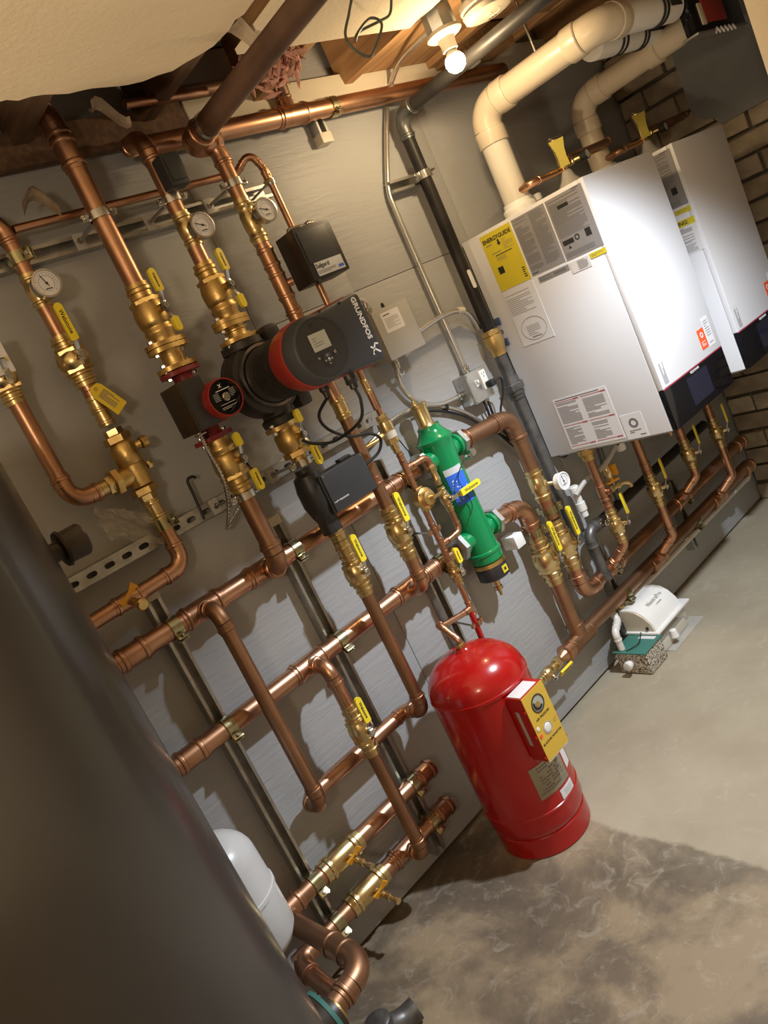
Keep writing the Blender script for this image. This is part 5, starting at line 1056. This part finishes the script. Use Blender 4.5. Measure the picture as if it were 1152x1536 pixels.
b = MB(); b.tube(smooth([P(2.19, .44, 2.400), P(2.235, .30, 2.415), P(2.315, .12, 2.430), P(2.305, .022, 2.365), P(2.284, .020, 2.325), P(2.235, .020, 2.25), P(2.16, .020, 2.125), P(2.126, .020, 2.055), P(2.120, .022, 1.98), P(2.120, .024, 1.70), P(2.120, .026, 1.38)], 8), e_r, 14); b.build('tube', 'emt', pipe_r)
b = MB(); b.rev(P(2.120, .026, 1.366), UP, [(0, .013), (.014, .013), (.016, .015), (.024, .015), (.026, .011), (.036, .011)], 14); b.build('connector', 'steel', pipe_r)
cr_ = thing('conduit', 'curved steel conduit from the control box side to the gas pipe', 'conduit', P(1.95, .04, 1.57))
b = MB(); b.tube(smooth([P(1.904, .042, 1.565), P(1.97, .044, 1.580), P(2.09, .046, 1.592), P(2.17, .046, 1.588), P(2.225, .044, 1.565), P(2.255, .035, 1.53), P(2.275, .028, 1.49)], 8), e_r, 14); b.build('tube', 'emt', cr_); b = MB(); b.rev(P(2.185, .046, 1.585), (RT+DN*.25).normalized(), [(0, .010), (.002, .0125), (.03, .0125), (.032, .010)], 14); b.build('coupling', 'beige', cr_)
ob = thing('outlet_box', 'square steel outlet box with switch cover and white receptacle', 'outlet', P(2.12, .03, 1.25))
MB().box(P(2.112, .032, 1.312), (.108, .060, .110), .003).build('box', 'galv', ob); cv = MB().box(P(2.114, .0655, 1.312), (.114, .007, .116), .004).build('cover', 'emt', ob)
for z in (1.335, 1.285): MB().band(Vector((2.0575, -.032, z)), LT, .008, .011, .0015, 20).build('knockout', 'galv', ob)
b = MB(); b.box(P(2.096, .070, 1.322), (.012, .010, .024), .002); b.box(P(2.096, .077, 1.328), (.008, .014, .010), .001); b.build('switch', 'whiteplastic', cv)
rc = MB().box(P(2.142, .071, 1.322), (.034, .010, .072), .004).build('receptacle', 'whiteplastic', cv)
b = MB()
for z in (1.342, 1.304):
    for dx in (-.006, .006): b.box(P(2.142+dx, .0762, z+.003), (.0022, .0006, .008))
    b.rev(P(2.142, .0759, z-.008), OUT, [(0, .0024), (.0006, .0024)], 8)
b.build('slots', 'ink', rc, kind='stuff')
for x, z in ((2.063, 1.362), (2.065, 1.262), (2.162, 1.262)): MB().rev(P(x, .069, z), OUT, [(0, .005), (.003, .004)], 10).build('cover_screw', 'steel', cv)
pg_ = thing('plug_cord', 'black plug and cord in the white receptacle of the outlet box', 'cable', P(2.15, .09, 1.29)); MB().box(P(2.146, .092, 1.300), (.030, .030, .026), .007).build('plug', 'rubber', pg_)
b = MB(); b.tube(smooth([P(2.150, .106, 1.302), P(2.178, .108, 1.305), P(2.196, .10, 1.290), P(2.192, .085, 1.245), P(2.172, .06, 1.19), P(2.165, .04, 1.13), P(2.20, .024, 1.05), P(2.26, .022, .95)], 8), .0042, 10); b.build('cord', 'rubber', pg_)
for i, (xa, lab) in enumerate(((2.128, 'left black cable dropping from the outlet box'), (2.148, 'right black cable dropping from the outlet box'))):
    b = MB(); b.tube(smooth([P(xa, .04, 1.262), P(xa, .04, 1.22), P(xa+.008, .03, 1.17), P(xa+.03, .022, 1.10), P(xa+.08, .022, 1.02)], 8), .0048, 10); tag(b.build('cable', 'rubber'), lab, 'cable')
b = MB(); b.rev(P(2.138, .04, 1.262), DN, [(0, .014), (.02, .014), (.022, .011)], 12); b.build('connector', 'steel', ob)
cb = thing('cable', 'grey armoured cable crossing the wall behind the green separator', 'cable', P(1.60, .015, 1.30)); sp_ = smooth([P(1.45, .03, 1.295), P(1.60, .032, 1.332), P(1.68, .03, 1.352), P(1.80, .022, 1.352), P(1.92, .020, 1.315), P(2.02, .020, 1.255), P(2.10, .020, 1.175), P(2.19, .022, 1.08), P(2.23, .024, 1.0)], 10)
b = MB(); b.tube(sp_, .0075, 12); b.build('armour', 'emt', cb); b = MB(); b.tube([q_+DN*.017 for q_ in sp_[30:]], .0045, 10); b.build('inner_wire', 'rubber', cb)
b = MB(); b.band(P(1.955, .020, 1.297), (RT+DN*.5).normalized(), .009, .014, .008, 14); b.build('tie', 'rubber', cb); b = MB(); b.band(P(1.675, .03, 1.352), RT, .0078, .011, .012, 14); b.cyl(P(1.672, .03, 1.362), P(1.668, .04, 1.378), .004, 8); b.build('strap', 'steel', cb)
hk = MB(); hk.tube(smooth([P(.925, .041, 1.455), P(.925, .044, 1.485), P(.93, .046, 1.495), P(.945, .046, 1.495), P(.951, .046, 1.487)], 5), .0042, 6); hk.tube([P(.925, .041, 1.456), P(.918, .041, 1.375)], .0042, 6); tag(hk.build('hex_key', 'rubber'), 'black bent hex key standing in the slotted channel', 'tool')
# ceiling fittings
lh = thing('lamp_holder', 'porcelain lamp holder with glowing bulb under the joists', 'lamp', P(2.145, .47, 2.354)); lc = P(2.145, .47, 2.354)
MB().rev(lc+UP*.073, DN, [(0, .046), (.070, .048), (.073, .046)], 8).build('mounting_box', 'galv', lh)
b = MB(); b.rev(lc, DN, [(0, .054), (.010, .056), (.016, .048), (.022, .028), (.036, .024), (.056, .024), (.058, .020)], 28); b.build('holder', 'oldwhite', lh)
MB().rev(lc+DN*.056, DN, [(0, .012), (.006, .016), (.018, .025), (.020, .023)], 24).build('bulb_collar', 'whiteplastic', lh)
MB().rev(lc+DN*.074, DN, [(0, .024), (.010, .030), (.022, .031), (.036, .026), (.045, .015), (.048, .003)], 24).build('bulb', 'glow', lh)
sd_ = thing('smoke_detector', 'round white smoke detector beside the bulb', 'detector', P(2.285, .545, 2.35)); ds = P(2.285, .545, 2.450); b = MB(); b.rev(ds, DN, [(0, .060), (.048, .064), (.050, .078), (.068, .080), (.072, .072), (.077, .072), (.081, .078), (.096, .074), (.100, .062)], 34)
b.build('housing', 'oldwhite', sd_)
b = MB(); b.band(ds+DN*.1004, UP, .034, .037, .001, 28, 0, 3.9); b.rev(ds+DN*.100, DN, [(0, .010), (.0012, .009)], 18); b.build('test_ring', 'boxgrey', sd_); b = MB()
for k in range(3): b.box(ds+DN*.1005+RT*(.040+k*.002)+IN*(.03-k*.010), (.012, .004, .001))
b.build('vent_slots', 'ink', sd_)
b = MB(); b.tube(smooth([P(1.672, .60, 2.40), P(1.64, .60, 2.364), P(1.600, .60, 2.318), P(1.606, .60, 2.285), P(1.640, .605, 2.257), P(1.68, .60, 2.275), P(1.742, .60, 2.331), P(1.70, .61, 2.345), P(1.64, .61, 2.318), P(1.625, .60, 2.30), P(1.66, .59, 2.325), P(1.75, .59, 2.345), P(1.80, .59, 2.36), P(1.822, .60, 2.40)], 8), .0036, 8); tag(b.build('loose_wire', 'wire'), 'loop of dark green wire dangling from the ceiling sheet', 'wire')
b = MB(); b.tube(smooth([P(1.68, .04, 2.43), P(1.74, .05, 2.47), P(1.80, .06, 2.455), P(1.86, .05, 2.415), P(1.93, .045, 2.405)], 8), .003, 8); tag(b.build('loose_wire', 'wirew'), 'thin white wire along the top of the wall', 'wire')
b = MB(); b.box(P(2.66, .145, 2.395), (.085, .055, .055), .012); tag(b.build('ceiling_box', 'whiteplastic'), 'small white plastic block below the joists beside the gas pipe', 'box')

# ================================================================== RED EXPANSION TANK
tx, td, tr = 1.366, .271, .158
et = thing('expansion_tank', 'large red expansion tank standing on the floor', 'tank', P(tx, td, 0))
b = MB(); prof = [(.052, .136), (.058, .140), (.072, .150), (.085, .1555), (.092, .1575), (.135, .158), (.137, .1605), (.145, .1605), (.147, .158), (.545, .158), (.547, .1605), (.556, .1605), (.558, .158)]
for k in range(1, 11): a = math.radians(k*9); prof.append((.560+.108*math.sin(a), .157*math.cos(a)+.0005))
b.rev(P(tx, td, 0), UP, prof, 56); b.build('shell', 'tankred', et)
MB().rev(P(tx, td, 0), UP, [(0, .148), (.004, .152), (.066, .152), (.070, .148)], 52).build('base_ring', 'tankred', et)
MB().rev(P(tx, td, .660), UP, [(0, .030), (.006, .028), (.014, .020)], 20).build('top_boss', 'tankred', et)
np_ = curved(et, 'name_plate', tx, td, tr, -30, 16, .192, .300, 'tanplate', lift=.0022)
b = MB(); rr = random.Random(4)
for k in range(8):
    z = .290-k*.0105; a0 = math.radians(-20); n_ = rr.uniform(.6, 1.0)
    for s in range(9):
        if rr.random() < .85*n_:
            a = math.radians(-20+s*3.6); e = RT*math.sin(a)+OUT*math.cos(a); b.obox(P(tx, td, z)+e*(tr+.0026), e.cross(UP), UP, e, .0075, .0045, .0005)
for s in range(13): a = math.radians(-26+s*3); e = RT*math.sin(a)+OUT*math.cos(a); b.obox(P(tx, td, .208)+e*(tr+.0026), e.cross(UP), UP, e, .0085, .0012, .0005)
b.build('stamped_print', 'inkgrey', np_, kind='stuff')
wl = curved(et, 'warning_sticker', tx, td, tr, -6, 17, .150, .181, 'paper', lift=.0018); curved(et, 'sticker_print', tx, td, tr, 0, 14, .157, .175, 'silverlab', lift=.0024)
curved(et, 'paper_sticker', tx, td, tr, 20, 34, .21, .335, 'paper', lift=.0016)
mo = thing('pressure_monitor', 'red box with yellow face and round gauge on the front of the red tank', 'monitor', P(1.36, .46, .33))
MB().box(P(1.359, .458, .436), (.104, .060, .214), .002).build('case', 'boxred', mo)
fc = plate(mo, 'face_plate', P(1.359, .4885, .436), RT, UP, .102, .212, 'monyellow', .0022)
b = MB(); b.box(P(1.352, .4585, .5445), (.082, .050, .003), .001); b.build('top_plate', 'paper', mo); b = MB(); b.box(P(1.359, .462, .3275), (.098, .056, .003), .001); b.build('bottom_label', 'paper', mo)  # thin white plates on the top and bottom faces of the case
MB().box(Vector((1.3062, -.452, .44)), (.002, .012, .115), .0005).build('side_slot', 'boxgrey', mo)
for z in (.50, .415, .345):
    for x in (1.305, 1.412): MB().box(P(x, .482, z), (.007, .012, .010), .002).build('latch', 'boxred', mo)
b = MB(); b.band(P(1.360, .491, .496), OUT, .024, .0275, .003, 30); b.build('gauge_rim', 'black', mo); MB().rev(P(1.360, .4902, .496), OUT, [(0, .024), (.0008, .024)], 30).build('gauge_glass', 'lcd', mo)
b = MB(); b.rev(P(1.358, .4908, .494), OUT, [(0, .009), (.002, .009)], 16); b.build('gauge_hub', 'bronze', mo); b = MB(); b.band(P(1.360, .4914, .496), OUT, .013, .021, .0006, 22, 2.6, 5.6); b.build('gauge_scale', 'ink', mo)
MB().band(P(1.357, .491, .415), OUT, .016, .0185, .002, 26).build('lens_rim', 'boxgrey', mo); MB().rev(P(1.357, .4902, .415), OUT, [(0, .0155), (.003, .013), (.004, .008)], 24).build('indicator_lens', 'whiteplastic', mo)
MB().rev(P(1.321, .4905, .434), OUT, [(0, .0065), (.002, .006)], 16).build('white_lamp', 'whiteplastic', mo); MB().rev(P(1.319, .4905, .410), OUT, [(0, .0065), (.002, .006)], 16).build('amber_lamp', 'stickorange', mo)
text(fc, 'lettering', 'AIR PRESSURE', .0105, P(1.359, .4910, .456), RT, UP, 'ink'); text(fc, 'lettering', 'BLADDER MONITOR', .0098, P(1.359, .4910, .381), RT, UP, 'ink'); fineprint(fc, P(1.396, .4908, .416), RT, UP, .016, .014, 3, 'inkgrey', seed=2, th=.3)

# ================================================================== CONDENSATE PUMP AND NEUTRALISER
nb = thing('neutraliser_box', 'clear pebble-filled neutraliser with green lid on the floor', 'neutraliser', P(2.26, .15, 0)); x0, x1, a0, a1 = 2.205, 2.335, .075, .215
MB().box(P((x0+x1)/2, (a0+a1)/2, .049), (x1-x0, a1-a0, .092), .006).build('tub', 'pebbles', nb)
MB().box(P((x0+x1)/2, (a0+a1)/2, .098), (x1-x0+.012, a1-a0+.012, .007), .003).build('lid', 'lidgreen', nb); plate(nb, 'lid_label', P(2.315, .168, .1016), OUT, LT, .075, .020, 'paper', .0008)
MB().rev(Vector((2.205, -.135, .052)), LT, [(0, .014), (.012, .014), (.014, .018), (.03, .018), (.032, .012)], 16).build('side_plug', 'whiteplastic', nb)
b = MB(); b.tube(smooth([P(2.21, .13, .103), P(2.25, .165, .112), P(2.29, .16, .122), P(2.325, .14, .118)], 6), .0022, 8); b.build('vent_tube', 'rubber', nb)
pp = thing('plastic_pipe', 'white plastic elbow pipe entering the green lid of the neutraliser', 'pipe', P(2.22, .10, .10)); r_ = .0135
fit_pipe(pp, [P(2.222, .105, .104), P(2.222, .105, .182), P(2.300, .075, .190), P(2.318, .045, .235)], r_, 'pvcw', R=.022)
cu_ = thing('condensate_pump', 'white condensate pump housing with curved cover on the floor', 'pump', P(2.46, .14, 0)); X0, X1 = 2.348, 2.560
prf = [(-.055, .112), (-.055, .196), (-.062, .204), (-.105, .207), (-.135, .200), (-.165, .178), (-.188, .146), (-.198, .112)]
b = MB(); b.prism([(y, z) for y, z in prf], Vector((X0, 0, 0)), IN, UP, RT*(X1-X0)); b.build('motor_cover', 'whiteplastic', cu_, angle=50)
b = MB(); b.prism([(y*.96-.004, (z-.11)*.92+.112) for y, z in prf], Vector((X0-.006, 0, 0)), IN, UP, RT*.006); b.build('end_face', 'beige', cu_)
b = MB()
for k in range(11): b.box(Vector((X0+.002, -.062-k*.0068, .2065 if k < 7 else .2065-(k-6)*.0018)), (.016, .0030, .004))
b.build('cooling_ribs', 'whiteplastic', cu_, kind='stuff')
MB().box(P((X0+X1)/2+.012, .133, .107), (X1-X0+.06, .166, .010), .003).build('flange_plate', 'whiteplastic', cu_)
MB().box(P((X0+X1)/2+.006, .130, .056), (X1-X0+.02, .135, .096), .01).build('reservoir', 'clear', cu_); MB().box(P((X0+X1)/2+.006, .130, .022), (X1-X0, .12, .040), .008).build('water_tray', 'beige', cu_)
MB().rev(P(2.43, .21, .035), UP, [(0, .018), (.03, .014), (.034, .008)], 14).build('float_cup', 'whiteplastic', cu_)
n_ = (OUT*.62+UP*.78).normalized(); u_ = RT; v_ = n_.cross(u_); cc = Vector((2.468, -.1515, .1905))
text(cu_, 'lettering', 'NeutraPro', .026, cc, RT, v_, 'boxgrey', bold=.0003); text(cu_, 'lettering', 'condensate', .009, cc-v_*.022, RT, v_, 'papergrey')
b = MB(); b.rev(P(2.352, .165, .126), LT, [(0, .007), (.014, .007), (.016, .004)], 10); b.build('outlet_barb', 'rubber', cu_); b = MB(); b.box(P(2.318, .055, .140), (.03, .03, .05), .004); b.build('connector_block', 'black', cu_)
b = MB(); b.tube(smooth([P(2.35, .05, .19), P(2.40, .045, .205), P(2.46, .045, .222), P(2.52, .048, .222), P(2.56, .05, .20)], 8), .0045, 10); tag(b.build('hose', 'clear'), 'clear hose curving behind the white condensate pump', 'hose')
b = MB(); b.box(P(2.50, .13, .0045), (.26, .20, .006), .001); tag(b.build('spill_tray', 'clear'), 'clear plastic sheet lying under the condensate pump', 'tray')
pipe_run('short white plastic pipe behind the condensate pump joining the wall pipe', [P(2.40, .056, .204), P(2.50, .058, .202)], .014, 'pvcw', name='plastic_pipe')
b = MB(); b.rev(P(2.362, .050, .207), RT, [(0, .010), (.004, .015), (.02, .017), (.03, .015), (.034, .010)], 14); tag(b.build('hose_fitting', 'brass'), 'small hose fitting behind the condensate pump', 'fitting')

# ================================================================== DARK TANK IN THE FOREGROUND
bt = thing('storage_tank', 'tall dark grey storage tank filling the lower left foreground', 'tank', P(.068, .60, 0)); b = MB()
b.rev(P(.068, .60, 0), UP, [(.02, .285), (.03, .299), (.04, .300), (1.70, .300), (1.73, .297), (1.78, .24), (1.80, .10)], 96); b.build('jacket', 'tank', bt)
a = math.radians(15.5); e = RT*math.cos(a)+IN*math.sin(a); b = MB(); b.obox(P(.068, .60, .86)+e*.3005, e, e.cross(UP), UP, .006, .022, 1.66, .002); b.build('jacket_seam', 'castblack', bt)
b = MB(); b.rev(P(.36, .60, 1.520), RT, [(0, .020), (.02, .018), (.03, .018), (.032, .033), (.037, .035), (.041, .030), (.046, .030), (.074, .031), (.078, .028), (.078, .020)], 26); b.build('port_cap', 'brownblack', bt)
b = MB(); b.rev(P(.335, .482, .318), RT, [(0, .072), (.080, .072), (.084, .068), (.084, .05), (.090, .05), (.108, .046), (.110, .036)], 34); b.build('port_rosette', 'brownblack', bt); MB().band(P(.420, .482, .318), RT, .060, .0735, .010, 36).build('gasket_ring', 'lidgreen', bt); MB().rev(P(.40, .482, .318), RT, [(0, .038), (.05, .034)], 24).build('port_stub', 'bronze', bt)
dr_ = thing('pressure_vessel', 'small white domed vessel half hidden behind the dark tank', 'tank', P(.425, .225, 0)); b = MB(); prof = [(.37, .02), (.372, .060), (.385, .085), (.41, .099), (.52, .100), (.522, .103), (.532, .103), (.534, .100), (.62, .098)]
for k in range(1, 9): a = math.radians(k*11); prof.append((.62+.085*math.sin(a), .098*math.cos(a)))
b.rev(P(.428, .235, .03), UP, [(t, r*1.10) for t, r in prof], 36); b.build('shell', 'jug', dr_); MB().rev(P(.425, .225, 0), UP, [(0, .075), (.005, .078), (.02, .03), (.40, .028), (.406, .03)], 24).build('stand', 'jug', dr_)
b = MB(); b.tube(smooth([P(.560, .345, .085), P(.575, .345, .055), P(.615, .35, .034), P(.66, .36, .034)], 6), .030, 18); b.rev(P(.558, .345, .062), UP, [(0, .034), (.004, .036), (.03, .036), (.034, .030)], 18); tag(b.build('drain_hose_end', 'ironvalve'), 'grey hose fitting on the floor beside the tank loop', 'hose')

# ------------------------------------------------------------------ groups of repeated things
GROUPS = {'ball_valve': 'brass ball valves on the copper pipes', 'isolation_valve': 'bronze isolation valves at the two pumps', 'thermometer': 'round dial gauges on the piping', 'gauge_tee': 'brass thermometer tees', 'flange_spool': 'bronze flanged spools above the pumps',
          'pipe_clamp': 'pipe clamps on the wall channels', 'split_ring_hanger': 'split ring hangers on rods from the wall', 'strut_channel': 'galvanised channels on the wall', 'drain_cock': 'small drain cocks with wing handles', 'circulator_pump': 'circulators hanging in the columns',
          'copper_pipe': 'copper pipe runs', 'copper_header': 'horizontal copper headers', 'boiler': 'white wall boilers', 'relief_valve': 'relief valves on the boilers', 'flue_pipe': 'plastic flue and intake pipes', 'gas_pipe': 'black iron gas pipes', 'conduit': 'steel conduits on the wall',
          'power_cord': 'black pump cords', 'cable': 'loose cables on the wall', 'pipe_clip': 'orange pipe clips', 'plastic_pipe': 'white plastic condensate pipes', 'pipe_hook': 'wire hooks under the condensate pipe', 'threaded_rod': 'threaded rods under the joists', 'loose_wire': 'loose wires at the ceiling'}
for o in SC.objects:
    if o.parent is None and 'label' in o and o.name.split('.')[0] in GROUPS: o['group'] = GROUPS[o.name.split('.')[0]]
